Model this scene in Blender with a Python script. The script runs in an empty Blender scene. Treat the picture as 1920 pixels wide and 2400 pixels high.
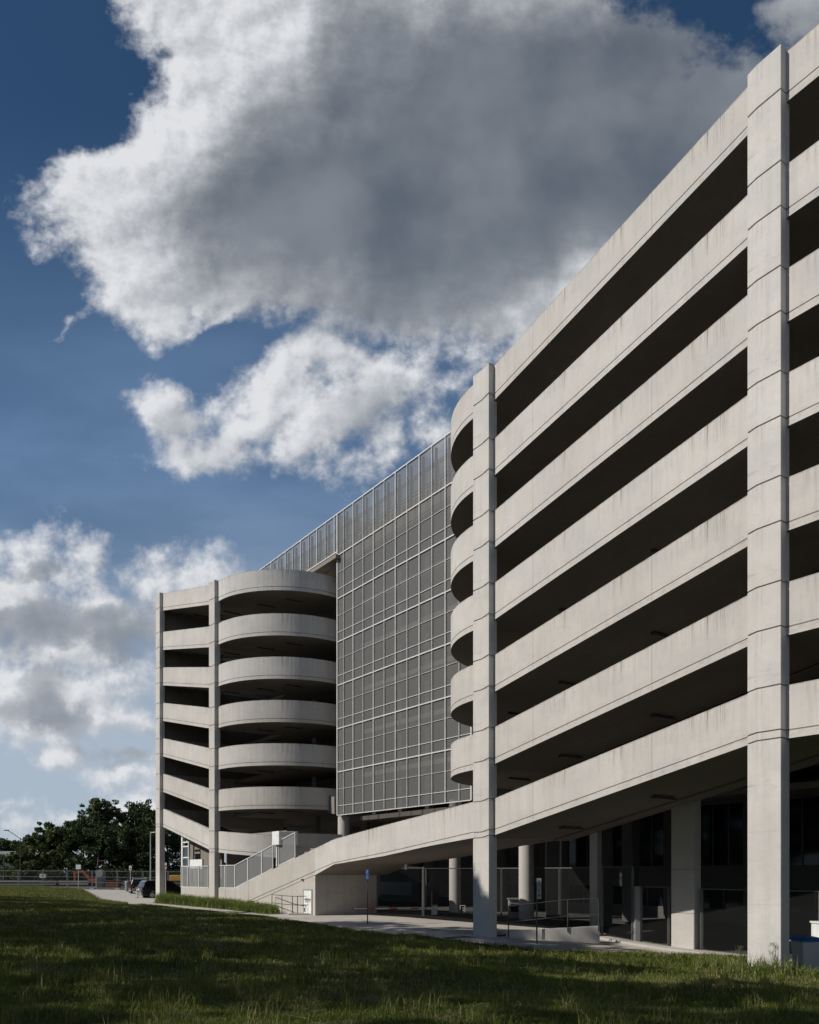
import bpy, math, random
import numpy as np
from mathutils import Vector, Matrix, Euler
R = math.radians
scene = bpy.context.scene
COL = scene.collection
random.seed(7); rng = np.random.default_rng(11)

# ------------------------------------------------------------------ camera
cam = bpy.data.objects.new('camera', bpy.data.cameras.new('camera')); COL.objects.link(cam)
cam.data.sensor_fit = 'HORIZONTAL'; cam.data.sensor_width = 24.0; cam.data.lens = 24.0
cam.data.shift_y = 844/1920; cam.data.shift_x = 0.0
cam.data.clip_start = 0.1; cam.data.clip_end = 5000
cam.location = (0, 0, 0); cam.rotation_euler = (R(90), 0, 0)
scene.camera = cam

# ------------------------------------------------------------------ sun and exposure
SUN_EL = R(37.0); SUN_H = Vector((-0.962, -0.270)).normalized()
SUN = Vector((SUN_H.x*math.cos(SUN_EL), SUN_H.y*math.cos(SUN_EL), math.sin(SUN_EL)))
sl = bpy.data.lights.new('sun', 'SUN'); sl.energy = 4.4; sl.angle = R(0.53); sl.color = (1.0, 0.95, 0.875)
so = bpy.data.objects.new('sun', sl); COL.objects.link(so); so.rotation_euler = SUN.to_track_quat('Z', 'Y').to_euler()
scene.view_settings.view_transform = 'Standard'; scene.view_settings.look = 'None'
scene.view_settings.exposure = 0.0; scene.view_settings.gamma = 1.0
scene.render.engine = 'CYCLES'

# ------------------------------------------------------------------ world: sky and clouds (all in world directions)
def build_world():
    w = bpy.data.worlds.new('World'); scene.world = w; w.use_nodes = True
    nt = w.node_tree; nt.nodes.clear()
    w.cycles.sampling_method = 'MANUAL'; w.cycles.sample_map_resolution = 256

    # group: density of the cloud cover at a gnomonic sky position (units: about 1000 px of the sky east of north)
    g = bpy.data.node_groups.new('cloud_cover', 'ShaderNodeTree')
    g.interface.new_socket('Pos', in_out='INPUT', socket_type='NodeSocketVector')
    g.interface.new_socket('Cover', in_out='OUTPUT', socket_type='NodeSocketFloat')
    g.interface.new_socket('Noise', in_out='OUTPUT', socket_type='NodeSocketFloat')
    gi = g.nodes.new('NodeGroupInput'); go = g.nodes.new('NodeGroupOutput')
    L = g.links.new
    def N(t, **k):
        n = g.nodes.new(t)
        for a, b in k.items(): setattr(n, a, b)
        return n
    def M(op, a, b=None, c=None, clamp=False):
        n = N('ShaderNodeMath', operation=op, use_clamp=clamp)
        for i, v in enumerate((a, b, c)):
            if v is None: continue
            if isinstance(v, (int, float)): n.inputs[i].default_value = v
            else: L(v, n.inputs[i])
        return n.outputs[0]
    def noise(vec, scale, detail, rough, lac=2.1, dist=0.0, dim='3D'):
        n = N('ShaderNodeTexNoise', noise_dimensions=dim)
        n.inputs['Scale'].default_value = scale; n.inputs['Detail'].default_value = detail
        n.inputs['Roughness'].default_value = rough; n.inputs['Lacunarity'].default_value = lac
        n.inputs['Distortion'].default_value = dist
        L(vec, n.inputs['Vector']); return n
    P = gi.outputs['Pos']
    # warp
    wn = noise(P, 2.6, 5, 0.6)
    sub = N('ShaderNodeVectorMath', operation='SUBTRACT'); L(wn.outputs['Color'], sub.inputs[0]); sub.inputs[1].default_value = (.5, .5, .5)
    sc = N('ShaderNodeVectorMath', operation='MULTIPLY'); L(sub.outputs[0], sc.inputs[0]); sc.inputs[1].default_value = (.20, .20, 0)
    ad = N('ShaderNodeVectorMath', operation='ADD'); L(P, ad.inputs[0]); L(sc.outputs[0], ad.inputs[1])
    Q = ad.outputs[0]
    # the large cumulus: star shaped outline about a centre
    D = 1/0.8984/1000
    cx, cy = 900*D, 350*D
    outl = [(420,-640),(260,-330),(222,-120),(225,-40),(238,20),(262,105),(285,190),(235,262),(160,305),(70,330),(38,370),(32,440),(70,505),(115,575),
            (160,640),(225,685),(300,735),(360,760),(430,720),(500,715),(560,735),(640,725),(720,745),(790,750),(870,745),(930,770),(1000,795),
            (1080,800),(1250,780),(1500,600),(1680,280),(1660,130),(1585,90),(1500,45),(1440,15),(1360,-50),(1250,-400),(900,-700)]
    pts = []
    for x, y in outl:
        dx, dy = x*D-cx, y*D-cy
        pts.append(((math.atan2(dy, dx)/(2*math.pi)+.5) % 1.0, math.hypot(dx, dy)/2.5))
    pts.sort()
    pts = [(0.0, (pts[0][1]+pts[-1][1])/2)] + pts + [(1.0, (pts[0][1]+pts[-1][1])/2)]
    d = N('ShaderNodeVectorMath', operation='SUBTRACT'); L(Q, d.inputs[0]); d.inputs[1].default_value = (cx, cy, 0)
    sp = N('ShaderNodeSeparateXYZ'); L(d.outputs[0], sp.inputs[0])
    ang = M('ARCTAN2', sp.outputs[1], sp.outputs[0]); ang = M('MULTIPLY_ADD', ang, 1/(2*math.pi), .5)
    fc = N('ShaderNodeFloatCurve'); c = fc.mapping.curves[0]
    c.points[0].location = pts[0]; c.points[1].location = pts[-1]
    for p in pts[1:-1]: c.points.new(*p)
    fc.mapping.update(); L(ang, fc.inputs['Value'])
    rad = M('MULTIPLY', fc.outputs[0], 2.5)
    ln = N('ShaderNodeVectorMath', operation='LENGTH'); L(d.outputs[0], ln.inputs[0])
    acc = M('MULTIPLY', M('SUBTRACT', rad, ln.outputs['Value']), 3.2)
    n_ = N('ShaderNodeMath', operation='SMOOTH_MIN'); L(acc, n_.inputs[0]); n_.inputs[1].default_value = .62; n_.inputs[2].default_value = .25; acc = n_.outputs[0]
    # smaller clouds: (x, y, rx, ry, rot deg, peak) in the same units
    E = [(350,885,55,52,0,1),(372,940,58,36,35,1),(430,975,105,30,-4,.9),(530,905,80,32,-42,.9),(570,830,110,55,-38,1),(690,765,120,38,-5,.8),
         (800,800,90,70,-20,1),(740,870,105,44,-22,1),(650,945,45,58,60,.8),(830,900,60,40,-40,.8),(790,950,80,26,-25,.6),(900,880,70,55,-30,.8),
         (135,700,34,10,-35,.5),
         (25,1162,75,30,0,.8),(80,1195,60,26,8,.8),(195,1180,36,42,0,.7),(75,1235,50,20,0,.4),
         (390,1225,95,46,14,1),(300,1240,130,62,0,1),(200,1270,150,60,0,1),(70,1285,130,62,0,1),(150,1340,230,46,0,1),(320,1320,130,70,-20,.9),
         (60,1440,120,60,0,1.2),(130,1480,160,60,0,1.3),(200,1300,200,60,0,1.2),(270,1470,90,60,-25,1),(340,1450,90,70,0,1),(260,1525,140,40,0,1),(215,1420,70,30,0,.4),
         (118,1598,38,17,-14,.7),(262,1603,62,15,0,.7),(245,1645,60,26,-5,.8),(305,1668,60,18,0,.5),(310,1705,80,22,0,.8),(60,1752,60,22,-10,.6),(140,1735,50,20,0,.7),(20,1700,60,12,0,.3),
         (1720,10,70,70,0,1),(1800,-20,80,60,0,1),(90,1150,16,22,0,.25)]
    for x, y, rx, ry, rot, pk in E:
        m = N('ShaderNodeMapping', vector_type='TEXTURE')
        m.inputs['Location'].default_value = (x*D, y*D, 0); m.inputs['Rotation'].default_value = (0, 0, R(rot))
        m.inputs['Scale'].default_value = (rx*D*1.5, ry*D*1.6, 1); L(Q, m.inputs['Vector'])
        l2 = N('ShaderNodeVectorMath', operation='LENGTH'); L(m.outputs[0], l2.inputs[0])
        e = M('MULTIPLY', M('SUBTRACT', 1.0, l2.outputs['Value']), pk*.46)
        sm = N('ShaderNodeMath', operation='SMOOTH_MAX'); L(acc, sm.inputs[0]); L(e, sm.inputs[1]); sm.inputs[2].default_value = .12
        acc = sm.outputs[0]
    n1 = noise(P, 4.6, 9, .60, 2.1, 0); n2 = noise(P, 15, 6, .62)
    vo = N('ShaderNodeTexVoronoi', feature='F1', normalize=True, voronoi_dimensions='2D'); vo.inputs['Scale'].default_value = 8.0; vo.inputs['Detail'].default_value = 2.0
    vo.inputs['Roughness'].default_value = .55; vo.inputs['Lacunarity'].default_value = 2.2
    wv = N('ShaderNodeVectorMath', operation='MULTIPLY_ADD'); L(n2.outputs['Color'], wv.inputs[0]); wv.inputs[1].default_value = (.05, .05, 0); L(P, wv.inputs[2]); L(wv.outputs[0], vo.inputs['Vector'])
    s1 = M('SUBTRACT', n1.outputs[0], .5); s2 = M('SUBTRACT', n2.outputs[0], .5)
    nn = M('ADD', M('MULTIPLY_ADD', s2, .22, s1), M('MULTIPLY', M('SUBTRACT', .27, vo.outputs['Distance']), .27))
    cov = M('MULTIPLY_ADD', nn, 1.40, acc)
    L(cov, go.inputs['Cover']); L(nn, go.inputs['Noise'])

    # world tree
    L = nt.links.new
    def N(t, **k):
        n = nt.nodes.new(t)
        for a, b in k.items(): setattr(n, a, b)
        return n
    def M(op, a, b=None, c=None, clamp=False):
        n = N('ShaderNodeMath', operation=op, use_clamp=clamp)
        for i, v in enumerate((a, b, c)):
            if v is None: continue
            if isinstance(v, (int, float)): n.inputs[i].default_value = v
            else: L(v, n.inputs[i])
        return n.outputs[0]
    def mr(v, a, b, c=0.0, d=1.0, smooth=True):
        n = N('ShaderNodeMapRange', interpolation_type='SMOOTHSTEP' if smooth else 'LINEAR')
        n.inputs['From Min'].default_value = a; n.inputs['From Max'].default_value = b
        n.inputs['To Min'].default_value = c; n.inputs['To Max'].default_value = d
        L(v, n.inputs['Value']); return n.outputs[0]
    def mixc(f, a, b, blend='MIX'):
        n = N('ShaderNodeMix', data_type='RGBA', blend_type=blend)
        for s, v in ((0, f), (6, a), (7, b)):
            if isinstance(v, (int, float)): n.inputs[s].default_value = v
            elif isinstance(v, tuple): n.inputs[s].default_value = (*v, 1)
            else: L(v, n.inputs[s])
        return n.outputs[2]
    tc = N('ShaderNodeTexCoord'); s = N('ShaderNodeSeparateXYZ'); L(tc.outputs['Generated'], s.inputs[0])
    yy = M('MAXIMUM', M('ABSOLUTE', s.outputs[1]), .12)
    px = M('MULTIPLY_ADD', M('DIVIDE', s.outputs[0], yy), 1.92, .96)
    pyy = M('MULTIPLY_ADD', M('DIVIDE', s.outputs[2], yy), -1.92, 2.044)
    cb = N('ShaderNodeCombineXYZ'); L(px, cb.inputs[0]); L(pyy, cb.inputs[1])
    def cover(vec):
        n = N('ShaderNodeGroup'); n.node_tree = g; L(vec, n.inputs[0]); return n
    A = cover(cb.outputs[0])
    off = N('ShaderNodeVectorMath', operation='ADD'); L(cb.outputs[0], off.inputs[0]); off.inputs[1].default_value = (-.022, -.020, 0)
    B = cover(off.outputs[0])
    mask = mr(A.outputs['Cover'], -.05, .33)
    rel = M('SUBTRACT', A.outputs['Cover'], B.outputs['Cover'])
    lit = mr(rel, -.30, .30)
    # thick parts of the clouds that the sun does not reach: soft bellies
    D = 1/0.8984/1000
    wn = N('ShaderNodeTexNoise'); wn.inputs['Scale'].default_value = 3.2; wn.inputs['Detail'].default_value = 6; wn.inputs['Roughness'].default_value = .6; L(cb.outputs[0], wn.inputs['Vector'])
    v1 = N('ShaderNodeVectorMath', operation='SUBTRACT'); L(wn.outputs['Color'], v1.inputs[0]); v1.inputs[1].default_value = (.5, .5, .5)
    v2 = N('ShaderNodeVectorMath', operation='MULTIPLY_ADD'); L(v1.outputs[0], v2.inputs[0]); v2.inputs[1].default_value = (.34, .34, 0); L(cb.outputs[0], v2.inputs[2])
    dk = None
    for x, y, rx, ry, rot, pk in [(1080,330,560,330,0,1.5),(860,470,420,220,0,.9),(520,470,250,170,0,.95),(640,330,230,200,0,.55),(760,60,150,170,0,.55),(1400,230,560,380,0,1.5),(700,640,420,90,0,.35),
            (158,1350,170,48,0,.85),(60,1300,120,44,0,.7),(99,1500,150,42,0,.85),(280,1540,130,40,0,.95),(79,1445,70,38,0,.6),(71,1190,70,30,0,.75),(300,1330,130,50,-15,.6),(1800,20,120,120,0,.6),(420,940,130,70,0,.25),(760,870,130,100,0,.32)]:
        m = N('ShaderNodeMapping', vector_type='TEXTURE'); m.inputs['Location'].default_value = (x*D, y*D, 0); m.inputs['Rotation'].default_value = (0, 0, R(rot))
        m.inputs['Scale'].default_value = (rx*D, ry*D, 1); L(v2.outputs[0], m.inputs['Vector'])
        l2 = N('ShaderNodeVectorMath', operation='LENGTH'); L(m.outputs[0], l2.inputs[0])
        e = M('MULTIPLY', mr(l2.outputs['Value'], 1.15, .25), pk)
        dk = e if dk is None else M('ADD', dk, e)
    DK = M('SUBTRACT', 1.0, M('POWER', 2.718, M('MULTIPLY', dk, -1.75)))
    wh = M('SUBTRACT', 1.0, DK)
    soft = N('ShaderNodeTexNoise'); soft.inputs['Scale'].default_value = 3.0; soft.inputs['Detail'].default_value = 4; soft.inputs['Roughness'].default_value = .5; L(cb.outputs[0], soft.inputs['Vector'])
    lum = M('MULTIPLY', wh, M('MULTIPLY_ADD', lit, .50, .52))
    lum = M('ADD', lum, M('MULTIPLY', M('SUBTRACT', soft.outputs[0], .44), .50))
    lum = M('ADD', lum, M('MULTIPLY', A.outputs['Noise'], M('MULTIPLY_ADD', wh, .20, .05)))
    lum = M('MAXIMUM', lum, M('MULTIPLY', mr(soft.outputs[0], .3, .7), .16))
    dark = mixc(mr(pyy, .2, 1.7), (.098, .122, .158), (.20, .235, .285))
    ccol = mixc(M('MINIMUM', lum, 1.0), dark, (.74, .755, .785))
    # fair-weather veil: pale streaks below the big cloud and milky air near the horizon
    veil = N('ShaderNodeTexNoise'); veil.inputs['Scale'].default_value = 1.6; veil.inputs['Detail'].default_value = 5
    mp = N('ShaderNodeMapping'); mp.inputs['Scale'].default_value = (1, 2.6, 1); mp.inputs['Rotation'].default_value = (0, 0, R(-14)); L(cb.outputs[0], mp.inputs[0]); L(mp.outputs[0], veil.inputs['Vector'])
    vf = M('ADD', M('MULTIPLY', mr(veil.outputs[0], .36, .72), mr(pyy, .45, 1.2, 0, .40)), mr(pyy, .2, 1.15, 0, .46))
    hz = mr(pyy, 1.20, 1.78, 0, .90)
    sky = N('ShaderNodeTexSky', sky_type='NISHITA', sun_disc=False, sun_elevation=SUN_EL, sun_rotation=math.atan2(SUN_H.x, SUN_H.y) % (2*math.pi))
    sky.altitude = 600; sky.air_density = 1.0; sky.dust_density = .35; sky.ozone_density = 2.5
    skyc = mixc(1.0, sky.outputs[0], (.52, .78, .92), 'MULTIPLY')
    b1 = N('ShaderNodeBackground'); L(skyc, b1.inputs[0]); b1.inputs[1].default_value = .06
    b2 = N('ShaderNodeBackground'); L(mixc(mr(pyy, 1.05, 1.75), (.16, .26, .43), (.43, .505, .60)), b2.inputs[0]); b2.inputs[1].default_value = 1.0
    b3 = N('ShaderNodeBackground'); L(ccol, b3.inputs[0]); b3.inputs[1].default_value = 1.0
    m1 = N('ShaderNodeMixShader'); L(M('MAXIMUM', vf, hz), m1.inputs[0]); L(b1.outputs[0], m1.inputs[1]); L(b2.outputs[0], m1.inputs[2])
    up = mr(s.outputs[2], -.01, .03)
    m2 = N('ShaderNodeMixShader'); L(M('MULTIPLY', mask, up), m2.inputs[0]); L(m1.outputs[0], m2.inputs[1]); L(b3.outputs[0], m2.inputs[2])
    out = N('ShaderNodeOutputWorld'); L(m2.outputs[0], out.inputs[0])
build_world()

# ------------------------------------------------------------------ frame of the building
UX, UY = 0.5694, -0.8220           # along the front, towards the right
VX, VY = 0.8220, 0.5694            # into the building
T0 = 22.45                         # distance of the front plane from the viewpoint
def W(s, t, z): return (s*UX+(T0+t)*VX, s*UY+(T0+t)*VY, z)
def ST(X, Y): return (X*UX+Y*UY, X*VX+Y*VY-T0)
def at(px, k, z=0.0): return ((px-960)/1920*k, k, z)    # a place seen at column px, k metres ahead
FRONT_YAW = math.atan2(UY, UX)
ZR = [(-400,-2.0),(-120,-2.1),(-95,-2.3),(-70,-2.45),(-57,-2.5),(-42,-2.52),(-26.7,-2.68),(-24.5,-2.88),(-22,-3.05),(-20,-3.12),(-13.8,-3.2),(0,-3.5),(60,-4.0)]
def zr(s): return float(np.interp(s, [a for a,_ in ZR], [b for _,b in ZR]))
def zr_xy(X, Y): return zr(X*UX+Y*UY)

# ------------------------------------------------------------------ materials
def new_mat(name):
    m = bpy.data.materials.new(name); m.use_nodes = True
    nt = m.node_tree; b = nt.nodes['Principled BSDF']; return m, nt, b
def rgb(n, c): n.default_value = (c[0], c[1], c[2], 1)
class NT:
    def __init__(s, nt): s.nt = nt
    def n(s, t, **k):
        n = s.nt.nodes.new(t)
        for a, b in k.items(): setattr(n, a, b)
        return n
    def L(s, a, b): s.nt.links.new(a, b)
    def noise(s, vec, scale, detail=4, rough=.55, out=0):
        n = s.n('ShaderNodeTexNoise'); n.inputs['Scale'].default_value = scale; n.inputs['Detail'].default_value = detail
        n.inputs['Roughness'].default_value = rough; s.L(vec, n.inputs['Vector']); return n.outputs[out]
    def map(s, vec, scale=(1,1,1), loc=(0,0,0)):
        n = s.n('ShaderNodeMapping'); n.inputs['Scale'].default_value = scale; n.inputs['Location'].default_value = loc
        s.L(vec, n.inputs['Vector']); return n.outputs[0]
    def mr(s, v, a, b, c=0., d=1., smooth=False):
        n = s.n('ShaderNodeMapRange'); n.interpolation_type = 'SMOOTHSTEP' if smooth else 'LINEAR'
        for i, x in enumerate((a, b, c, d)): n.inputs[i+1].default_value = x
        s.L(v, n.inputs[0]); return n.outputs[0]
    def m(s, op, a, b=0., clamp=False):
        n = s.n('ShaderNodeMath', operation=op, use_clamp=clamp)
        for i, v in enumerate((a, b)):
            if isinstance(v, (int, float)): n.inputs[i].default_value = v
            else: s.L(v, n.inputs[i])
        return n.outputs[0]
    def mix(s, f, a, b, blend='MIX'):
        n = s.n('ShaderNodeMix', data_type='RGBA', blend_type=blend)
        for i, v in ((0, f), (6, a), (7, b)):
            if isinstance(v, (int, float)): n.inputs[i].default_value = v
            elif isinstance(v, tuple): n.inputs[i].default_value = (*v, 1)
            else: s.L(v, n.inputs[i])
        return n.outputs[2]
    def bump(s, h, strength, dist, b):
        n = s.n('ShaderNodeBump'); n.inputs['Strength'].default_value = strength; n.inputs['Distance'].default_value = dist
        s.L(h, n.inputs['Height']); s.L(n.outputs[0], b.inputs['Normal'])

def concrete(name, base, drips=1.0, warm=1.0):
    m, nt, b = new_mat(name); q = NT(nt)
    tc = q.n('ShaderNodeTexCoord'); O = tc.outputs['Object']; UV = tc.outputs['UV']
    geo = q.n('ShaderNodeObjectInfo')
    big = q.noise(O, .33, 5, .6); mid = q.noise(O, 1.7, 6, .62); fine = q.noise(O, 22, 5, .6)
    streak = q.noise(q.map(O, (3.2, 3.2, .12)), 1.0, 6, .65)
    cloudy = q.mr(big, .3, .72); st = q.mr(streak, .28, .72)
    c = q.mix(cloudy, tuple(v*.88 for v in base), tuple(min(1, v*1.09) for v in base))
    c = q.mix(q.mr(mid, .42, .68, 0, .45), c, (base[0]*1.06*warm, base[1]*.99, base[2]*.93))
    c = q.mix(q.mr(q.noise(q.map(O, (.55, .55, .8), (9, 3, 1)), 1.0, 6, .68), .46, .64, 0, .55), c, (base[0]*.80, base[1]*.84, base[2]*.88))
    c = q.mix(q.mr(st, .50, 1, 0, .42), c, tuple(v*.70 for v in base))
    c = q.mix(q.mr(q.noise(O, 5.5, 6, .72), .5, .66, 0, .22), c, tuple(v*.72 for v in base))
    c = q.mix(q.mr(fine, .35, .7, 0, .10), c, tuple(v*.6 for v in base))
    # blow holes
    vo = q.n('ShaderNodeTexVoronoi'); vo.inputs['Scale'].default_value = 2.6; q.L(O, vo.inputs['Vector'])
    hole = q.m('MULTIPLY', q.mr(vo.outputs['Distance'], .045, .03), q.mr(q.noise(O, 1.3, 2), .55, .62))
    c = q.mix(q.m('MULTIPLY', hole, .55), c, tuple(v*.25 for v in base))
    # dark runs of dirt that start at the top edge of a panel, broken grime just above the shadow gap, panel joints (UV: metres along, metres down)
    sep = q.n('ShaderNodeSeparateXYZ'); q.L(UV, sep.inputs[0]); v = sep.outputs[1]
    run = q.noise(q.map(UV, (5.5, .22, 1)), 1.0, 5, .7)
    area = q.mr(q.noise(q.map(UV, (.35, .02, 1), (3.1, 0, 0)), 1.0, 3), .42, .62)
    fall = q.mr(v, .0, .85, 1, 0)
    dr = q.m('MULTIPLY', q.m('MULTIPLY', q.mr(run, .49, .64), area), q.m('MULTIPLY', fall, .85*drips))
    c = q.mix(dr, c, (.10, .088, .070))
    cap = q.m('MULTIPLY', q.mr(v, .012, .06, 1, 0), q.mr(q.noise(q.map(UV, (2.2, .5, 1)), 1, 4), .38, .62, 0, .6))
    c = q.mix(q.m('MULTIPLY', cap, drips), c, (.13, .115, .09))
    g1 = q.m('MULTIPLY', q.mr(v, 1.0, 1.24, 0, 1), q.mr(v, 1.26, 1.27, 1, 0))
    g2 = q.m('MULTIPLY', q.mr(v, 1.28, 1.29, 0, 1), q.mr(v, 1.52, 1.36, 0.2, 1))
    gr = q.m('MULTIPLY', q.m('MAXIMUM', q.m('MULTIPLY', g1, .45), g2), q.mr(q.noise(q.map(UV, (1.7, 5, 1), (7, 0, 0)), 1.6, 7, .72), .50, .66, 0, .42))
    c = q.mix(gr, c, (.15, .13, .10))
    fr = q.m('FRACT', q.m('DIVIDE', sep.outputs[0], 1.93)); jo = q.m('MULTIPLY', q.m('LESS_THAN', fr, .009), .12)
    fr2 = q.m('FRACT', q.m('DIVIDE', q.m('ADD', sep.outputs[0], .7), 5.79)); jo2 = q.m('MULTIPLY', q.m('LESS_THAN', fr2, .0042), .55)
    c = q.mix(q.m('MAXIMUM', jo, jo2), c, tuple(v*.4 for v in base))
    c = q.mix(1.0, c, q.n('ShaderNodeCombineColor').outputs[0], 'MIX') if False else c
    hv = q.n('ShaderNodeHueSaturation'); q.L(c, hv.inputs['Color']); q.L(q.mr(geo.outputs['Random'], 0, 1, .93, 1.05), hv.inputs['Value']); q.L(q.mr(geo.outputs['Random'], 0, 1, 1.12, .85), hv.inputs['Saturation']); c = hv.outputs[0]
    q.L(c, b.inputs['Base Color']); b.inputs['Roughness'].default_value = .86; b.inputs['Specular IOR Level'].default_value = .25
    q.bump(q.m('ADD', q.m('MULTIPLY', mid, .7), q.m('MULTIPLY', fine, .25)), .35, .012, b)
    return m
CON = concrete('concrete_facade', (.532, .503, .468))
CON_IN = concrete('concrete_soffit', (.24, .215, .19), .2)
CON_WALL = concrete('concrete_wall', (.50, .468, .43), .8)
CON_DK = concrete('concrete_shade_tone', (.105, .10, .092), .3)  # same concrete, with the shade of the interior put into a darker colour

def simple(name, col, rough=.6, metal=0., var=.12, scale=3., spec=.4):
    m, nt, b = new_mat(name); q = NT(nt); tc = q.n('ShaderNodeTexCoord')
    n = q.noise(tc.outputs['Object'], scale, 5, .6)
    q.L(q.mix(q.mr(n, .3, .7), tuple(v*(1-var) for v in col), tuple(min(1, v*(1+var)) for v in col)), b.inputs['Base Color'])
    b.inputs['Roughness'].default_value = rough; b.inputs['Metallic'].default_value = metal; b.inputs['Specular IOR Level'].default_value = spec
    return m
STEEL = simple('galvanised_steel', (.50, .50, .49), .5, .35)
STEEL_DK = simple('weathered_steel', (.07, .07, .068), .55, .3)
WHITE = simple('white_paint', (.70, .70, .68), .5)
SCREENBAR = simple('screen_frame_metal', (.60, .59, .57), .5, .1)
FENCE = simple('fence_metal', (.12, .12, .117), .55, .3)
FENCE2 = simple('old_fence_tube', (.20, .20, .20), .6, .2)
FITG = simple('grey_fitting', (.07, .066, .06), .6)
DARK = simple('dark_fitting', (.035, .033, .03), .5)
RUBBER = simple('rubber', (.02, .02, .02), .8)
REDP = simple('red_plastic', (.55, .035, .02), .45)
BLUE = simple('blue_sign', (.02, .12, .42), .4)
BLUELID = simple('blue_lid', (.015, .10, .28), .5)
ORANGE = simple('orange_machine', (.30, .055, .015), .6)
YELLOW = simple('yellow_machine', (.45, .22, .03), .6)
BLACKP = simple('black_text', (.02, .02, .02), .6)
GREYPL = simple('grey_plastic', (.22, .23, .23), .6)
TIMBER = simple('timber', (.28, .22, .15), .8)
ROOF = simple('green_roof', (.16, .22, .17), .6)
BIRD = simple('bin_body', (.40, .41, .42), .6, .0, .08)
def car_paint():
    m, nt, b = new_mat('car_paint_black'); rgb(b.inputs['Base Color'], (.006, .0065, .009)); b.inputs['Roughness'].default_value = .18
    b.inputs['Coat Weight'].default_value = 1.0; b.inputs['Coat Roughness'].default_value = .04; return m
CARP = car_paint()
def glass_dark(name, col, rough=.06, spec=.25):
    m, nt, b = new_mat(name); rgb(b.inputs['Base Color'], col); b.inputs['Roughness'].default_value = rough
    b.inputs['Specular IOR Level'].default_value = spec; return m
GLASS = glass_dark('dark_glass', (.008, .010, .012)); GLASSB = glass_dark('stair_glass', (.02, .035, .04), .08)
TAIL = simple('tail_lamp', (.35, .01, .01), .25)
SOFFLAMP = simple('lamp_diffuser', (.20, .20, .19), .5)

def mesh_mat(name, cover, col):
    """perforated sheet: real holes too fine to model, so part of the light goes through"""
    m, nt, b = new_mat(name); q = NT(nt); tc = q.n('ShaderNodeTexCoord')
    n = q.noise(q.map(tc.outputs['Object'], (.8, .8, .35)), 1.0, 5, .6)
    q.L(q.mix(q.mr(n, .3, .7), tuple(v*.96 for v in col), tuple(v*1.04 for v in col)), b.inputs['Base Color'])
    b.inputs['Roughness'].default_value = .6
    tr = nt.nodes.new('ShaderNodeBsdfTransparent'); mx = nt.nodes.new('ShaderNodeMixShader'); mx.inputs[0].default_value = cover
    q.L(tr.outputs[0], mx.inputs[1]); q.L(b.outputs[0], mx.inputs[2]); q.L(mx.outputs[0], nt.nodes['Material Output'].inputs[0])
    return m
MESH = mesh_mat('perforated_screen', .60, (.158, .156, .151))
MESH2 = mesh_mat('perforated_balustrade', .66, (.22, .22, .22))
MESH3 = mesh_mat('fence_weave', .10, (.06, .06, .06))

def asphalt(name, a, b_, sc=.5, joints=False):
    m, nt, b = new_mat(name); q = NT(nt); tc = q.n('ShaderNodeTexCoord'); O = tc.outputs['Object']
    n1 = q.noise(O, sc, 6, .65); n2 = q.noise(O, 40, 3, .6); n3 = q.noise(O, 3, 6, .7)
    c = q.mix(q.mr(n1, .3, .7), a, b_); c = q.mix(q.mr(n2, .3, .7, 0, .35), c, tuple(v*.55 for v in a))
    c = q.mix(q.mr(n3, .56, .66, 0, .35), c, tuple(v*.6 for v in a))
    if joints:
        sp = q.n('ShaderNodeSeparateXYZ'); rt = q.n('ShaderNodeMapping'); rt.inputs['Rotation'].default_value = (0, 0, R(55.29)); q.L(O, rt.inputs['Vector']); q.L(rt.outputs[0], sp.inputs[0])
        ja = q.m('LESS_THAN', q.m('FRACT', q.m('DIVIDE', sp.outputs[0], 3.1)), .012); jb = q.m('LESS_THAN', q.m('FRACT', q.m('DIVIDE', sp.outputs[1], 3.4)), .011)
        c = q.mix(q.m('MULTIPLY', q.m('MAXIMUM', ja, jb), .6), c, (.10, .09, .08))
        st = q.mr(q.noise(q.map(O, (.9, .5, 1), (4, 4, 0)), 1.0, 7, .7), .52, .68, 0, .55); c = q.mix(st, c, tuple(v*.55 for v in a))
    q.L(c, b.inputs['Base Color']); b.inputs['Roughness'].default_value = .9; q.bump(n2, .5, .01, b); return m
ROADM = asphalt('concrete_paving', (.40, .365, .325), (.50, .46, .41), .5, True)
ASPH = asphalt('asphalt', (.05, .048, .045), (.075, .072, .068))
SOIL = asphalt('site_soil', (.045, .038, .030), (.085, .068, .050))
KERBM = asphalt('kerb_concrete', (.32, .30, .27), (.42, .40, .36), 2)

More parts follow.
